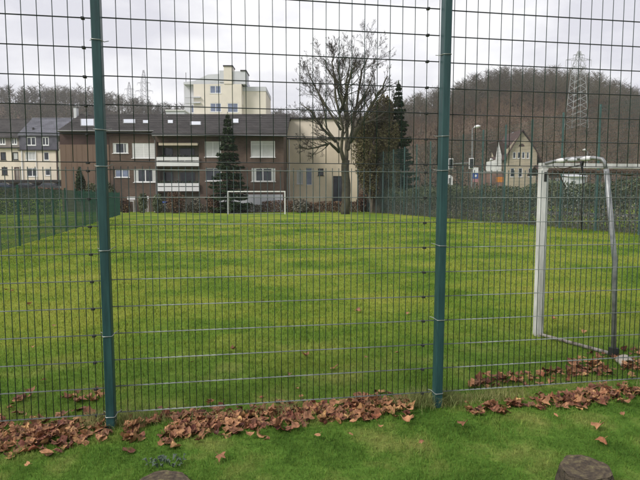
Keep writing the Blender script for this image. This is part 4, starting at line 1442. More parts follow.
hedge('hedge', 'low brown hedge along the far end of the pitch right of the goal', (X(262, 55.5), 55.5), (X(360, 55.5), 55.5), 1.15, 1.0, 5200, .1, M_BROWNB, 90, gaps=.15)
hedge('hedge', 'low hedge of mixed green behind the far goal', (X(160, 55), 55), (X(262, 55.2), 55.2), .85, .9, 4500, .1, M_HEDGEB, 91, gaps=.3)
hedge('hedge', 'russet hedge on the garden slope below the carport', (X(-90, 72), 72), (X(68, 73), 73), 1.25, 1.6, 12000, .12, M_BROWNB, 92, gaps=.2, zb=1.55)
hedge('hedge', 'brown leafless hedge on the lawn beyond the green fence at the left edge', (X(-80, 48), 48), (X(60, 49), 49), 1.9, 1.4, 9000, .09, mat('winter_hedge', (.10, .085, .055), .9, var=.3, scale=1.1, color2=(.15, .13, .08), island=.3), 93, gaps=.3)
clump_tree('conifer_shrub', 'narrow dark conifer before the tan wall of the brown house', 'shrub', (X(82, 56), 56, 0),
           [(X(82, 56), 56, Z(188, 56), .55, .5, 1.5), (X(81, 56), 56, Z(178, 56), .32, .3, 1.1)], 1900, .12, M_SPRUCE, 3, None, 95, .1)
clump_tree('shrub', 'dark green shrub between narrow conifer and left fence post', 'shrub', (X(95, 56), 56, 0),
           [(X(93, 56), 56, Z(193, 56), .9, .6, 1.1)], 1100, .12, M_HEDGE, 4, None, 96, .2)
clump_tree('shrub', 'dark green shrub right behind the left fence post before the brown house', 'shrub', (X(109, 56), 56.2, 0),
           [(X(109, 56), 56.2, Z(193, 56), .8, .6, 1.15)], 1000, .12, M_HEDGE, 4, None, 99, .2)

# white garden furniture glimpsed under the brown house
f = 55.8
for (px, w, py0, py1, lab) in ((131, 8, 196.5, 202.5, 'white garden bench left of the shrubs below the brown house'), (146.5, 4, 196, 202, 'white garden chair between the two dark shrubs'), (157, 4.5, 194.5, 201.5, 'white garden chair beside the downpipe of the brown house')):
    x0, x1 = X(px - w / 2, f), X(px + w / 2, f); z0, z1 = Z(py1, f), Z(py0, f)
    T = thing('garden_bench' if w > 6 else 'garden_chair', lab, 'garden furniture', ((x0 + x1) / 2, f, 0))
    part_box('seat', M_SHUT, T, x0, x1, f - .25, f + .25, z0 + .12, z0 + .2)
    q = MB()
    for k in range(4):
        zz = z0 + .3 + (z1 - z0 - .3) * k / 4
        q.box(x0, x1, f + .22, f + .26, zz, zz + (z1 - z0 - .3) / 4 * .8)
    q.build('backrest', M_SHUT, T)
    for xx in (x0 + .03, x1 - .07):
        for yy in (f - .24, f + .18):
            part_box('leg', M_SHUT, T, xx, xx + .04, yy, yy + .04, 0, z0 + .118)
f = 56.4
for k, (px, lab) in enumerate(((164, 'blue bin standing under the white balconies'),)):
    x = X(px, f)
    T = thing('refuse_bin', lab, 'bin', (x, f, 0))
    q = MB(); q.hexa([(x - .25, f - .3, .08), (x + .25, f - .3, .08), (x + .25, f + .3, .08), (x - .25, f + .3, .08), (x - .3, f - .36, 1.0), (x + .3, f - .36, 1.0), (x + .3, f + .36, 1.0), (x - .3, f + .36, 1.0)]); q.build('body', M_CAR2, T)
    q = MB(); q.hexa([(x - .32, f - .4, 1.005), (x + .32, f - .4, 1.005), (x + .32, f + .4, 1.005), (x - .32, f + .4, 1.005), (x - .3, f - .36, 1.06), (x + .3, f - .36, 1.06), (x + .3, f + .36, 1.12), (x - .3, f + .36, 1.12)]); q.build('lid', M_BLUE, T)
    for sx in (-.27, .23):
        q = MB(); q.tube([(x + sx, f + .3, .1), (x + sx + .05, f + .3, .1)], .1, 10); q.build('wheel', M_CLIP, T)


# ------------------------------------------------------------------ side fences of the pitch
def bay_panel(name, L, z0, z1, sp, rows, m, r=.0028):
    """One welded mesh bay along local +X, shared by all bays of a fence."""
    q = MB()
    n = int(round(L / sp))
    for k in range(n + 1):
        x = L * k / n
        q.box(x - r, x + r, -r, r, z0, z1)
    for k in range(rows + 1):
        z = z0 + (z1 - z0) * k / rows
        q.box(0, L, -r * 2.6, -r, z - r * 1.2, z + r * 1.2)
        q.box(0, L, r, r * 2.6, z - r * 1.2, z + r * 1.2)
    me = bpy.data.meshes.new(name)
    me.from_pydata(q.v, [], q.f)
    me.materials.append(m)
    return me


def side_fence(name, label, start, ang, n, tiers, ph, pw, mpost, mwire):
    d = Vector((math.sin(ang), math.cos(ang), 0))
    T = thing(name, label, 'fence', start)
    q = MB(); q.box(-pw[0] / 2, pw[0] / 2, -pw[1] / 2, pw[1] / 2, -.3, ph)
    q.box(-pw[0] / 2 - .004, pw[0] / 2 + .004, -pw[1] / 2 - .004, pw[1] / 2 + .004, ph + .002, ph + .02)
    pm = bpy.data.meshes.new('post'); pm.from_pydata(q.v, [], q.f); pm.materials.append(mpost)
    rz = math.pi / 2 - ang
    for k in range(n + 1):
        o = bpy.data.objects.new('post', pm); o.parent = T; o.location = d * 2.5 * k; o.rotation_euler = (0, 0, rz); col.objects.link(o)
    for z0, z1, sp, rows in tiers:
        me = bay_panel('mesh_panel', 2.46, z0, z1, sp, rows, mwire)
        side = Vector((d.y, -d.x, 0)) * (pw[1] / 2 + .012)
        for k in range(n):
            o = bpy.data.objects.new('mesh_panel', me); o.parent = T
            o.location = d * (2.5 * k + .02) + side * (1 if start[0] < 0 else -1); o.rotation_euler = (0, 0, rz); col.objects.link(o)
    return T


A15 = math.radians(15)
s0 = Vector((19.3 * math.cos(A15) - 18.2 * math.sin(A15), 19.3 * math.sin(A15) + 18.2 * math.cos(A15), 0))
s0 = s0 * (FPX / 518.0) if False else s0
dR = Vector((-math.sin(A15), math.cos(A15), 0))
sR = Vector((s0.x * 1.0, s0.y * FPX / 518.0, 0)) - dR * 5.0
side_fence('ball_fence', 'tall teal mesh ball fence along the right side of the pitch', sR, -A15, 17,
           ((.08, 1.9, .05, 9), (1.96, 3.92, .1, 10), (3.98, 5.9, .1, 10)), 6.0, (.06, .08), M_POSTF, M_WIREF)
gl = on_ground(20, 246)
side_fence('boundary_fence', 'low green mesh fence along the left side of the pitch', gl - Vector((-math.sin(math.radians(14.5)), math.cos(math.radians(14.5)), 0)) * 5.0, -math.radians(14.5), 14,
           ((.05, 1.98, .05, 10),), 2.06, (.06, .06), M_WIREG, M_WIREG)

# hedge outside the right fence
off = Vector((dR.y, -dR.x, 0)) * 1.0
h0 = sR + off + dR * 1.0
h1 = sR + off + dR * 39
hedge('hedge', 'thick evergreen hedge with bare twigs behind the tall teal fence', (h0.x, h0.y), (h1.x, h1.y), 2.35, 1.5, 60000, .075, M_HEDGE, 97, .14, .38, True, M_HEDGEB)
# far bushes closing the corner behind the tall fence
for i, (px, ff, pt, w, m, lab, gp) in enumerate(((425, 57, 182, 12, M_HEDGE, 'green bush behind the far corner of the tall fence', .3), (405, 58, 186, 12, M_HEDGEB, 'grey green bush under the tall spruce', .3),
                                                (366, 57, 190, 9, M_BROWNB, 'brown bush beside the foot of the big bare tree', .2), (455, 60, 183, 12, M_HEDGE, 'green bush under the white round topped board', .3))):
    x, zt, rw = X(px, ff), Z(pt, ff), w / FPX * ff
    bl = [(x, ff, zt * .5, rw, rw * .8, zt * .5), (x + rw * .5, ff + .3, zt * .45, rw * .7, rw * .6, zt * .42), (x - rw * .5, ff - .2, zt * .4, rw * .7, rw * .6, zt * .4)]
    clump_tree('bush', lab, 'bush', (x, ff, 0), bl, 2600, .13, m, 4, 'bushes at the far right corner', 110 + i, gp)

# ------------------------------------------------------------------ far goal
f = 49.5
T = thing('far_goal', 'white football goal without net at the far end of the pitch', 'goal', (X(256.5, f), f, 0))
xa, xb, zt = X(228, f), X(285, f), Z(191.5, f)
q = MB(); q.box(xa - .05, xa + .05, f - .05, f + .05, -.05, zt - .051); q.build('post', M_GOALF, T)
q = MB(); q.box(xb - .05, xb + .05, f - .05, f + .05, -.05, zt - .051); q.build('post', M_GOALF, T)
q = MB(); q.box(xa - .05, xb + .05, f - .05, f + .05, zt - .05, zt + .05); q.build('crossbar', M_GOALF, T)
for xx in (xa, xb):
    q = MB(); q.tube([(xx, f + .04, zt), (xx, f + .6, zt - .03), (xx, f + 1.1, .03), (xx, f + .06, .03)], .02, 6); q.build('side_frame', M_PIPE, T)
q = MB(); q.tube([(xa, f + 1.1, .03), (xb, f + 1.1, .03)], .02, 6); q.build('ground_bar', M_PIPE, T)

# ------------------------------------------------------------------ near goal, right
gp_ = on_ground(537.5, 336)                                   # foot of the white post
rp_ = on_ground(613.5, 357)                                   # foot of the rear pipe
T = thing('near_goal', 'worn white football goal without net just behind the fence on the right', 'goal', (gp_.x, gp_.y, 0))
HT = 2.03
e = Vector((math.cos(FA), math.sin(FA), 0))                   # along the goal line
bk = Vector((math.sin(FA), -math.cos(FA), 0))                 # towards the fence
W = 5.0


def obox(mb, c, ax, ay, hx, hy, z0, z1):
    p = []
    for z in (z0, z1):
        for sx, sy in ((-1, -1), (1, -1), (1, 1), (-1, 1)):
            w = c + ax * hx * sx + ay * hy * sy
            p.append((w.x, w.y, z))
    mb.hexa(p)


for k, c in enumerate((gp_, gp_ + e * W)):
    q = MB(); obox(q, c, e, bk, .036, .048, -.05, HT - .002); pst = q.build('post', M_GOAL, T)
    q = MB(); obox(q, c + e * .048 - bk * .0, e, bk, .010, .030, .0, HT - .05); q.build('net_rail', M_PIPE, pst)
    q = MB(); obox(q, c - e * .0 + bk * .049, e, bk, .016, .003, HT - .16, HT - .05); q.build('bracket', M_CLIP, pst)
q = MB(); obox(q, gp_ + e * (W / 2), e, bk, W / 2 + .04, .040, HT + .004, HT + .06); q.build('crossbar', M_GOAL, T)
q = MB()
rnd = random.Random(9)
pp = [gp_ + e * (.03 + t) + bk * .065 + Vector((0, 0, HT - .045 + rnd.gauss(0, .006))) for t in np.linspace(0, W - .1, 60)]
M_NET = mat('rolled_net', (0.085, 0.062, 0.045), 0.95, var=0.5, scale=18, bump=.8, bump_scale=60)
q.tube(pp, [.030 + rnd.uniform(-.006, .012) for _ in pp], 7); q.build('rolled_net', M_NET, T)
M_RUST = mat('rusty_painted_bar', (.10, .07, .05), .8, var=.4, scale=14, color2=(.34, .32, .29))
for k, (c0, r0) in enumerate(((gp_, rp_), (gp_ + e * W, rp_ + e * (W - .35)))):
    top = at(600, 170, r0.y - .02) if k == 0 else Vector((r0.x - .05, r0.y, 1.98))
    zt_ = HT + .055
    pts = [Vector((c0.x, c0.y, HT + .05)) + bk * .05]
    a = Vector((c0.x, c0.y, HT + .05)); b = Vector((top.x, top.y, zt_))
    for t in (.25, .5, .75, .9):
        w = a.lerp(b, t); w.z += .028 * math.sin(t * 3.1); pts.append(w)
    pts += [Vector((top.x + .012, top.y - .01, zt_ - .01)), Vector((top.x + .03, top.y - .03, zt_ - .05)), Vector((top.x + .045, top.y - .035, zt_ - .13))]
    q = MB(); q.tube(pts, .019, 10); q.build('top_bar', M_PIPE, T, True)
    q = MB(); q.tube([pts[-1] + Vector((0, 0, .02)), Vector((r0.x - .03, r0.y, 1.0)), Vector((r0.x, r0.y, -.03))], .026, 10); q.build('rear_support', M_PIPE, T, True)
    # ground bar, half sunk in the grass
    q = MB(); q.tube([Vector((c0.x, c0.y, .035)) + bk * .06, Vector((c0.x, c0.y, .03)).lerp(Vector((r0.x, r0.y, .03)), .5), Vector((r0.x, r0.y, .03))], .020, 8); q.build('ground_bar', M_RUST, T, True)
    # wrapping strips round the top bar
    for j in range(3):
        w = pts[1].lerp(pts[4], .15 + j * .33)
        q = MB(); q.tube([w - (pts[4] - pts[1]).normalized() * .07, w, w + (pts[4] - pts[1]).normalized() * .07], [.021, .027, .022], 9); q.build('wrapping', M_SHUT if j != 1 else M_GREYW, T, True)
    q = MB(); obox(q, Vector((r0.x, r0.y, 0)), e, bk, .036, .036, -.02, .10); q.build('rubber_foot', M_CLIP, T)
# dark cord hanging from the bar
c0 = at(583, 163, (gp_.y + rp_.y) / 2 - .05)
T = thing('hanging_cord', 'dark net cord hanging from the top bar of the near goal', 'cord', (c0.x, c0.y, c0.z))
q = MB(); q.tube([c0 + Vector((-.02, 0, .02)), c0 + Vector((0, 0, -.1)), c0 + Vector((.012, 0, -.3)), c0 + Vector((.006, .01, -.5)), c0 + Vector((.02, 0, -.74))], [.016, .008, .006, .006, .009], 6)
q.build('strand', M_CLIP, T, True)
q = MB(); q.tube([c0 + Vector((.02, 0, .07)), c0 + Vector((-.012, -.03, .03)), c0 + Vector((-.005, 0, -.03))], .012, 6); q.build('knot', M_CLIP, T, True)
q = MB(); q.tube([c0 + Vector((-.02, 0, -.02)), c0 + Vector((-.18, .1, -.06)), c0 + Vector((-.26, .15, -.02)), c0 + Vector((-.2, .12, -.12)), c0 + Vector((-.14, .1, -.26))], .006, 5); q.build('strand', M_NET, T, True)
# pale curved plastic scrap beside the rear foot
c0 = on_ground(626, 366)
T = thing('plastic_scrap', 'pale bent plastic piece lying in the leaves beside the rear goal foot', 'litter')
T.location = (c0.x, c0.y, 0)
q = MB()
for i in range(9):
    for j in range(4):
        t = i / 8 * 2.4 - .2
        q.v.append((c0.x - .08 + .08 * (1 - math.cos(t)), c0.y + (j - 1.5) * .035 * (1 + .1 * math.sin(i)),   .02 + .06 * math.sin(t) + .008 * j))
for i in range(8):
    for j in range(3):
        q.f.append((i * 4 + j, (i + 1) * 4 + j, (i + 1) * 4 + j + 1, i * 4 + j + 1)); q.mi.append(0)
o = q.build('shell', mat('aged_plastic', (.34, .31, .26), .7, var=.35, scale=14), T, True)
sm = o.modifiers.new('thickness', 'SOLIDIFY'); sm.thickness = .008

# ------------------------------------------------------------------ front fence
T = thing('mesh_fence', 'teal posts and double rod wire mesh fence across the whole foreground', 'fence', fence_pt(0))
PS = (-.874 - 2.52, -.874, 1.655, 1.655 + 2.5)
FPH = 4.1
qx, qy = e, Vector((-math.sin(FA), math.cos(FA), 0))


def local_mesh(name, mb, m, smooth=False):
    me = bpy.data.meshes.new(name); me.from_pydata(mb.v, [], mb.f); me.materials.append(m)
    if smooth: me.polygons.foreach_set('use_smooth', [True] * len(me.polygons))
    return me


q = MB()
w2, d2, bv = .031, .040, .006
ring = [(-w2 + bv, -d2), (w2 - bv, -d2), (w2, -d2 + bv), (w2, d2 - bv), (w2 - bv, d2), (-w2 + bv, d2), (-w2, d2 - bv), (-w2, -d2 + bv)]
zz = [-.35, 1.2, 2.6, FPH]
for z in zz: q.v += [(x, y, z) for x, y in ring]
for k in range(len(zz) - 1):
    for j in range(8): q.f.append((k * 8 + j, k * 8 + (j + 1) % 8, (k + 1) * 8 + (j + 1) % 8, (k + 1) * 8 + j))
q.f.append(tuple(range((len(zz) - 1) * 8, len(zz) * 8)))
post_me = local_mesh('post', q, M_POST)
q = MB(); q.box(-w2 - .003, w2 + .003, -d2 - .003, d2 + .003, FPH + .002, FPH + .025); cap_me = local_mesh('post_cap', q, M_CLIP)
# wire band that wraps the post front and hooks into the mesh behind
q = MB()
b_w, b_d = w2 + .003, d2 + .004
q.tube([(-b_w - .028, d2 + .010, .012), (-b_w - .004, d2 - .01, .006), (-b_w, -b_d + .01, 0), (-b_w + .008, -b_d, 0), (b_w - .008, -b_d, 0), (b_w, -b_d + .01, 0), (b_w + .004, d2 - .01, .006), (b_w + .03, d2 + .010, .02)], .0029, 6)
band_me = local_mesh('band', q, M_BAND, True)
q = MB(); q.box(-.011, .011, -.016, .012, -.008, .008); q.tube([(0, -.016, 0), (0, -.022, 0)], .0075, 8); clip_me = local_mesh('clip', q, M_CLIP)
BAND_Z = [.10, .70, 1.31, 1.90, 2.16, 2.78, 3.4]
LOW_B, LOW_T = .086, 1.886
UP_B = 1.945


def fobj(name, me, parent, s, d, z, rot=0.0):
    o = bpy.data.objects.new(name, me)
    o.parent = parent
    o.location = fence_pt(s, d, z) - world_loc(parent)
    o.rotation_euler = (0, rot, FA)
    col.objects.link(o)
    return o


LEAN = {PS[1]: -.0035, PS[2]: .006}
for s in PS:
    p = fobj('post', post_me, T, s, -.045, 0, LEAN.get(s, 0.0))
    c = bpy.data.objects.new('post_cap', cap_me); c.parent = p; col.objects.link(c)
    for z in BAND_Z:
        b = bpy.data.objects.new('band', band_me); b.parent = p; b.location = (0, 0, z + random.uniform(-.01, .01)); b.rotation_euler = (0, random.uniform(-.07, .07), 0); col.objects.link(b)
meshes = {}


def vwire(h):
    k = ('v', round(h, 3))
    if k not in meshes:
        q = MB(); q.tube([(0, 0, 0), (0, 0, h)], .0029, 6); meshes[k] = local_mesh('vertical_wire', q, M_WIREV, True)
    return meshes[k]


def hwire(L, m):
    k = ('h', round(L, 3), m.name)
    if k not in meshes:
        q = MB()
        for sy in (-1, 1): q.tube([(0, sy * .0062, 0), (L, sy * .0058, 0)], .0028, 6)
        meshes[k] = local_mesh('twin_rod', q, m, True)
    return meshes[k]


for bay in range(3):
    a, b = PS[bay] + .008, PS[bay + 1] - .012
    L = b - a
    dz = (-.006, .004, 0.0)[bay]
    for (z0, z1, nv, nh, prong) in ((LOW_B, LOW_T, 50, 9, .028), (UP_B, UP_B + 2.0, 25, 10, .02)):
        pn = bpy.data.objects.new('mesh_panel', None)
        pn.empty_display_size = .1
        pn.parent = T
        pn.location = fence_pt(a, .012, z0 + dz) - world_loc(T)
        pn.rotation_euler = (0, random.uniform(-.0008, .0008), FA)
        col.objects.link(pn)
        for k in range(nv + 1):
            o = bpy.data.objects.new('vertical_wire', vwire(z1 - z0 + prong)); o.parent = pn
            o.location = (L * k / nv + random.uniform(-.0012, .0012), random.uniform(-.0005, .0005), 0 if prong < .025 else -.004)
            o.rotation_euler = (random.uniform(-.0005, .0005), random.uniform(-.0008, .0008), 0)
            col.objects.link(o)
        for k in range(nh + 1):
            z = (z1 - z0) * k / nh
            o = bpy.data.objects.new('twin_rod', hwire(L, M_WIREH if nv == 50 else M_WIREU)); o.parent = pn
            o.location = (0, 0, z); o.rotation_euler = (0, random.uniform(-.0006, .0006), 0)
            col.objects.link(o)
            c = bpy.data.objects.new('clip', clip_me); c.parent = pn; c.location = (L - .10, -.004, z - .004); col.objects.link(c)

# ------------------------------------------------------------------ stump and weed
M_CUT = mat('weathered_cut_wood', (.055, .040, .030), .95, var=.45, scale=26, color2=(.12, .095, .065), bump=1.0, bump_scale=45)


def ring_mat():
    m = bpy.data.materials.new('stump_top'); m.use_nodes = True
    n, l = m.node_tree.nodes, m.node_tree.links
    b = n['Principled BSDF']; b.inputs['Roughness'].default_value = .95
    tc = n.new('ShaderNodeTexCoord')
    wv = n.new('ShaderNodeTexWave'); wv.wave_type = 'RINGS'; wv.rings_direction = 'Z'
    wv.inputs['Scale'].default_value = 11; wv.inputs['Distortion'].default_value = 5; wv.inputs['Detail'].default_value = 4; wv.inputs['Detail Scale'].default_value = 2.5
    l.new(tc.outputs['Object'], wv.inputs['Vector'])
    ns = n.new('ShaderNodeTexNoise'); ns.inputs['Scale'].default_value = 24; ns.inputs['Detail'].default_value = 10; ns.inputs['Roughness'].default_value = .7
    l.new(tc.outputs['Object'], ns.inputs['Vector'])
    ad = n.new('ShaderNodeMixRGB'); ad.inputs['Fac'].default_value = .94
    l.new(wv.outputs['Fac'], ad.inputs['Color1']); l.new(ns.outputs['Fac'], ad.inputs['Color2'])
    r = n.new('ShaderNodeValToRGB')
    st = [(.34, (.022, .016, .011)), (.46, (.055, .040, .026)), (.57, (.095, .074, .042)), (.68, (.16, .145, .06))]
    while len(r.color_ramp.elements) < 4: r.color_ramp.elements.new(.5)
    for el_, (p, c) in zip(r.color_ramp.elements, st): el_.position = p; el_.color = (*c, 1)
    l.new(ad.outputs[0], r.inputs['Fac']); l.new(r.outputs[0], b.inputs['Base Color'])
    bp = n.new('ShaderNodeBump'); bp.inputs['Strength'].default_value = .8; bp.inputs['Distance'].default_value = .01
    l.new(ad.outputs[0], bp.inputs['Height']); l.new(bp.outputs[0], b.inputs['Normal'])
    return m


M_RING = ring_mat()


def stump(c, R, H, label, seed):
    T = thing('tree_stump', label, 'stump', c)
    r = random.Random(seed)
    N = 40
    lob = [1 + .05 * math.sin(3 * t + seed) + .035 * math.sin(7 * t + 1) + r.uniform(-.012, .012) for t in np.linspace(0, 2 * math.pi, N, endpoint=False)]
    q = MB()
    for z, k in ((-.1, 1.22), (.03, 1.08), (H * .6, 1.0), (H - .012, .985), (H, .955)):
        for j in range(N):
            t = 2 * math.pi * j / N
            kk = R * lob[j] * k * (1 + (.03 * math.sin(17 * t) + r.uniform(-.02, .02) if z < H - .02 else r.uniform(-.012, .012)))
            q.v.append((c.x + kk * math.cos(t), c.y + kk * math.sin(t), z + .010 * math.sin(t + 1)))
    for i in range(4):
        for j in range(N): q.f.append((i * N + j, i * N + (j + 1) % N, (i + 1) * N + (j + 1) % N, (i + 1) * N + j)); q.mi.append(0)
    q.build('bark', M_CUT, T, True)
    q = MB()
    rings = 7
    for i in range(rings):
        k = .953 * (1 - i / rings)
        for j in range(N):
            t = 2 * math.pi * j / N
            q.v.append((c.x + R * lob[j] * k * math.cos(t), c.y + R * lob[j] * k * math.sin(t), H + .002 + .010 * math.sin(t + 1) * (1 - i / rings) + r.uniform(-.003, .003) - .008 * (i / rings)))
    for i in range(rings - 1):
        for j in range(N): q.f.append((i * N + j, i * N + (j + 1) % N, (i + 1) * N + (j + 1) % N, (i + 1) * N + j)); q.mi.append(0)
    q.f.append(tuple((rings - 1) * N + j for j in range(N))); q.mi.append(0)
    q.build('cut_face', M_RING, T, True)


STUMPS = [(on_ground(585, 467.5, .11), .142, .11), (on_ground(160, 486, .05), .17, .05)]
stump(Vector((STUMPS[0][0].x, STUMPS[0][0].y, 0)), .142, .11, 'round sawn tree stump in the grass at the lower right corner', 3)
stump(Vector((STUMPS[1][0].x, STUMPS[1][0].y, 0)), .17, .05, 'low rotten stump cut by the bottom edge below the left post', 8)

M_WEED = mat('blue_green_weed', (.045, .075, .050), .6, var=.3, scale=20, color2=(.080, .115, .080), island=.25)
c0 = on_ground(166, 466)
T = thing('weed', 'blue green leafy weed growing in the grass below the left post', 'plant', (c0.x, c0.y, 0))
for k in range(34):
    a = random.uniform(0, 6.28); rr = random.uniform(.01, .12)
    b = Vector((c0.x + rr * math.cos(a), c0.y + rr * .6 * math.sin(a), .015))
    L = random.uniform(.022, .05); h = random.uniform(.015, .05)
    dd = Vector((math.cos(a), math.sin(a), 0)); sd = Vector((-math.sin(a), math.cos(a), 0))
    q = MB()
    m1 = b + dd * L * .45 + Vector((0, 0, h)); tip = b + dd * L + Vector((0, 0, h * .75))
    q.poly([b, m1 + sd * L * .34, m1 + Vector((0, 0, -.006))]); q.poly([b, m1 + Vector((0, 0, -.006)), m1 - sd * L * .34])
    q.poly([m1 + sd * L * .34, tip, m1 + Vector((0, 0, -.006))]); q.poly([m1 + Vector((0, 0, -.006)), tip, m1 - sd * L * .34])
    q.build('leaf', M_WEED, T, True)


# ------------------------------------------------------------------ fallen leaves
def leaf_shape(seed):
    """Lobed dry leaf, curled: returns verts, faces (about 0.12 m across)."""
    r = random.Random(seed)
    lob = [(0, -.5, .16), (0, 0, 0)]
    tips = []
    N = 5
    pts = []
    for k in range(N):
        a = math.radians(-20 + 220 * k / (N - 1))
        L = (.34, .46, .52, .46, .34)[k] * r.uniform(.75, 1.15)
        pts.append((L * math.cos(a), L * math.sin(a)))
        if k < N - 1:
            a2 = math.radians(-20 + 220 * (k + .5) / (N - 1)); l2 = .33 * r.uniform(.8, 1.25)
            pts.append((l2 * math.cos(a2), l2 * math.sin(a2)))
    pts.append((-.10, -.18)); pts.append((.10, -.18))
    c1, c2, tw = r.uniform(-1.6, 2.6), r.uniform(-1.2, 1.8), r.uniform(-1.0, 1.0)
    V = [(0, .05)] + [(x * .5, y * .5 + .02) for x, y in pts] + pts
    out = []
    for x, y in V:
        z = c1 * x * x + c2 * y * y * .8 + tw * x * y + r.uniform(-.06, .06)
        out.append((x * .16, y * .16, z * .16))
    n = len(pts); F = []
    for k in range(n):
        k2 = (k + 1) % n
        F.append((0, 1 + k, 1 + k2)); F.append((1 + k, 1 + n + k, 1 + n + k2, 1 + k2))
    # stalk
    b = len(out)
    out += [(-.003, -.028, 0), (.003, -.028, 0), (.002 + .01 * tw, -.085, .012), (-.002 + .01 * tw, -.085, .012)]
    F.append((b, b + 1, b + 2, b + 3))
    return out, F


LEAF_ME = []
for k in range(14):
    v, fc = leaf_shape(200 + k)
    for mi, m in enumerate(M_LEAFS):
        me = bpy.data.meshes.new('leaf'); me.from_pydata(v, [], fc); me.materials.append(m)
        LEAF_ME.append(me)
LN = len(M_LEAFS)

rnd = random.Random(77)
cand = []


def band_leaves(n, p0, p1, w0, w1, label, dens=1.0, zmax=.035, orange=.04, core=True):
    for _ in range(n):
        t = rnd.random()
        g = rnd.gauss(0, .5)
        px = p0[0] + (p1[0] - p0[0]) * t
        py = p0[1] + (p1[1] - p0[1]) * t + g * (w0 + (w1 - w0) * t)
        if core and vnoise(np.array(px * .045), np.array(py * .08), 4) < -.62: continue
        p = on_ground(px, py)
        cand.append((p.x, p.y, rnd.uniform(.008, zmax), label, 2 if rnd.random() < orange else (1 if rnd.random() < .55 else 0)))


LA = 'brown dry leaf in the leaf drift left of the left fence post'
LB = 'brown dry leaf in the leaf drift between the two fence posts'
LC = 'brown dry leaf on the verge right of the right fence post'
LD = 'brown dry leaf lying behind the mesh near the goal foot'
band_leaves(360, (-40, 440), (108, 428), 19, 17, LA, zmax=.035)
band_leaves(760, (126, 434), (410, 405), 14, 12, LB, zmax=.035)
band_leaves(75, (462, 412), (560, 402), 6, 6, LC)
band_leaves(200, (556, 404), (670, 386), 9, 11, LC)
band_leaves(90, (470, 385), (580, 374), 6, 9, LD)
band_leaves(230, (568, 372), (670, 358), 10, 12, LD)
band_leaves(34, (0, 404), (100, 398), 9, 9, LA)
LF = 'single brown leaf lying on the pitch behind the fence'
iso = [(350, 439, 0, 'large brown leaf on the verge under the middle of the leaf drift'), (381, 432, 0, 'long curled brown leaf on the verge left of the right post'),
       (352, 428, 0, 'small pale brown leaf just below the drift, above the large leaf'), (598, 431, 0, 'curled brown leaf on the grass above the stump, left of the orange leaf'),
       (603, 445, 2, 'bright orange leaf on the grass right above the round stump'), (422, 447, 1, 'dark brown leaf on the grass below the right post'),
       (28, 470, 0, 'brown leaf nearest the lower left corner of the photo'), (48, 458, 0, 'brown leaf on the grass below the left end of the drift'),
       (297, 432, 1, 'dark leaf just under the middle drift'), (268, 446, 1, 'dark damp leaf on the grass below the middle drift'),
       (318, 441, 0, 'brown leaf left of the large leaf below the drift'), (463, 428, 1, 'dark leaf on the verge just right of the right post'),
       (556, 421, 0, 'brown leaf midway between the right post and the stump'), (545, 411, 0, 'brown leaf just below the gap in the right drift'),
       (160, 452, 0, 'brown leaf just above the blue green weed'), (166, 446, 1, 'dark leaf between the weed and the middle drift'),
       (405, 425, 0, 'brown leaf at the right end of the middle drift'), (585, 412, 0, 'brown leaf under the right drift, straight above the stump'),
       (622, 420, 1, 'dark leaf on the verge near the right edge of the photo'), (625, 407, 0, 'brown leaf under the right drift near the photo edge'),
       (250, 440, 0, 'brown leaf below the left half of the middle drift'), (220, 462, 1, 'dark leaf on the grass right of the weed')]
STRAY = set()
for px, py, mi, lb in iso:
    p = on_ground(px, py); cand.append((p.x, p.y, .03, lb, mi)); STRAY.add(lb)
for _ in range(26):
    px, py = rnd.uniform(0, 640), rnd.uniform(255, 392)
    p = on_ground(px, py); cand.append((p.x, p.y, .025, LF, rnd.choice((0, 1))))
# the nearest 300 lie as leaves of their own, the rest as litter
single = [c for c in cand if c[3] in STRAY or c[3] == LF]
rest = sorted([c for c in cand if c[3] not in STRAY and c[3] != LF], key=lambda c: (-c[2]))
take = single + rest[:300 - len(single)]
litter = rest[300 - len(single):]
GROUPS = {LA: 'fallen leaves in the left drift', LB: 'fallen leaves in the middle drift', LC: 'fallen leaves on the right verge', LD: 'fallen leaves behind the mesh', LF: 'stray leaves on the pitch'}
for (x, y, z, lab, mi) in take:
    me = LEAF_ME[rnd.randrange(14) * LN + mi]
    o = bpy.data.objects.new('fallen_leaf', me)
    s = .32 + .5 * rnd.random() ** 1.8
    o.scale = (s, s, s)
    o.location = (x, y, float(ground_z(x, y)) + z + .012)
    o.rotation_euler = (rnd.gauss(0, .22), rnd.gauss(0, .22), rnd.uniform(0, 6.28))
    col.objects.link(o)
    tag(o, lab, 'leaf', GROUPS.get(lab, 'stray leaves on the verge'))
V, F3, F4, MI3, MI4 = [], [], [], [], []
from mathutils import Euler
q = MB()
for (x, y, z, lab, mi) in litter:
    v, fc = leaf_shape(rnd.randrange(400))
    R = Euler((rnd.gauss(0, .35), rnd.gauss(0, .35), rnd.uniform(0, 6.28))).to_matrix() * (.35 + .45 * rnd.random())
    i0 = len(q.v)
    for p in v:
        w = R @ Vector(p); q.v.append((x + w.x, y + w.y, w.z + float(ground_z(x, y)) + z * .5 + .008))
    for fc_ in fc: q.f.append(tuple(i0 + k for k in fc_)); q.mi.append(1 if mi == 0 and rnd.random() < .5 else mi)
o = q.build('leaf_litter', M_LEAFS)
tag(o, 'matted layer of brown fallen leaves along the foot of the fence', 'leaf litter', kind='stuff')

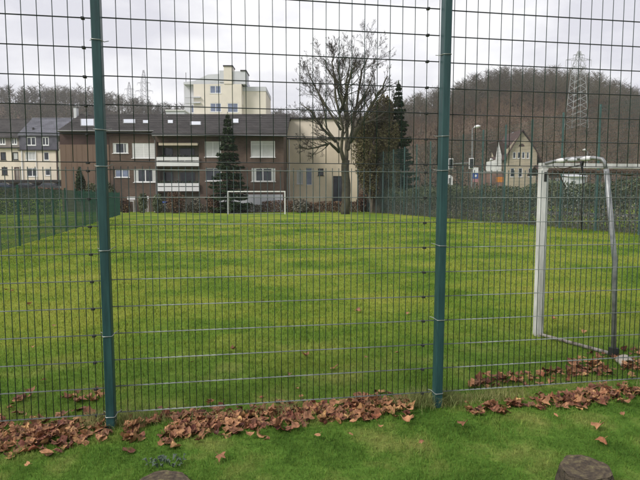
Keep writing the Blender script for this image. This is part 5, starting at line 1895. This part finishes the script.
# ------------------------------------------------------------------ grass blades
def blades(name, x, y, h, w, m, label, lean=.45):
    n = len(x)
    z = ground_z(x, y) - .004
    a = rng.uniform(0, 2 * math.pi, n)
    la = rng.uniform(0, 2 * math.pi, n); ll = np.abs(rng.normal(0, lean, n)) * h
    wx, wy = np.cos(a) * w * .5, np.sin(a) * w * .5
    lx, ly = np.cos(la) * ll, np.sin(la) * ll
    v = np.empty((n, 5, 3))
    v[:, 0] = np.stack([x - wx, y - wy, z], -1)
    v[:, 1] = np.stack([x + wx, y + wy, z], -1)
    v[:, 2] = np.stack([x + wx * .8 + lx * .35, y + wy * .8 + ly * .35, z + h * .6], -1)
    v[:, 3] = np.stack([x - wx * .8 + lx * .35, y - wy * .8 + ly * .35, z + h * .6], -1)
    v[:, 4] = np.stack([x + lx, y + ly, z + h * np.clip(1 - .35 * (ll / h) ** 2, .45, 1)], -1)
    b = (np.arange(n) * 5)[:, None]
    o = np_mesh(name, v.reshape(-1, 3), [b + np.array([[0, 1, 2, 3]]), b + np.array([[3, 2, 4]])], m)
    return tag(o, label, 'grass', kind='stuff')


def scatter(n, y0, y1, p):
    """Places with a density that thins out with the distance from the path the camera stands on."""
    y = y0 * (y1 / y0) ** rng.uniform(0, 1, n) if p == 2 else rng.uniform(y0, y1, n)
    x = rng.uniform(-1, 1, n) * (.70 * y + 1.2)
    return x, y


def keep_off(x, y):
    k = np.ones(len(x), bool)
    for c, R, H in STUMPS: k &= (x - c.x) ** 2 + (y - c.y) ** 2 > (R * 1.04) ** 2
    return k


x, y = scatter(330000, 2.3, 38, 2)
k = keep_off(x, y); x, y = x[k], y[k]
d = -x * math.sin(FA) + y * math.cos(FA) - FD
h = np.where(d < 0, rng.uniform(.014, .046, len(x)), rng.uniform(.018, .046, len(x))) * (1 + .3 * vnoise(x * 2.3, y * 2.3, 7) + .35 * vnoise(x * 9, y * 9, 8))
h *= np.clip(1 + (y - 6) * .02, 1, 1.5)
w = .0034 * (y / 3.2) ** .95 * rng.uniform(.7, 1.3, len(x))
blades('grass', x, y, h, w, M_BLADE, 'short green grass covering verge and pitch', .75)
# long uncut grass under the mesh and round the posts
s = rng.uniform(-3.6, 5.2, 26000)
dd = rng.normal(0, .055, len(s)) + .01
amp = np.clip(.12 + .7 * vnoise(s * 3.1, s * 0, 6), 0, .8)
for p in PS: amp += 1.1 * np.exp(-((np.abs(s - p) - .12) / .09) ** 2)
amp = np.clip(amp, 0, 1.25)
kk = rng.uniform(0, 1, len(s)) < amp * .8
s, dd, amp = s[kk], dd[kk], amp[kk]
x = s * math.cos(FA) - (FD + dd) * math.sin(FA); y = s * math.sin(FA) + (FD + dd) * math.cos(FA)
M_LONG = mat('long_dry_grass', (.15, .23, .055), .8, var=.3, scale=5, color2=(.40, .37, .15), island=.35, trans=.3)
blades('long_grass', x, y, rng.uniform(.05, .15, len(x)) * (.55 + .45 * amp), np.full(len(x), .0034), M_LONG, 'long yellowish grass under the mesh and round the posts', .7)

# ------------------------------------------------------------------ damp winter air
q = MB(); q.box(-960, 960, -360, 1860, -1.5, 110)
hz = bpy.data.materials.new('damp_air'); hz.use_nodes = True
hn, hl = hz.node_tree.nodes, hz.node_tree.links
hn.remove(hn['Principled BSDF'])
pv = hn.new('ShaderNodeVolumePrincipled')
pv.inputs['Color'].default_value = (.93, .94, .97, 1)
pv.inputs['Density'].default_value = .00035
pv.inputs['Anisotropy'].default_value = .2
hl.new(pv.outputs['Volume'], hn['Material Output'].inputs['Volume'])
tag(q.build('haze', hz), 'thin damp winter haze over the whole place', kind='stuff')
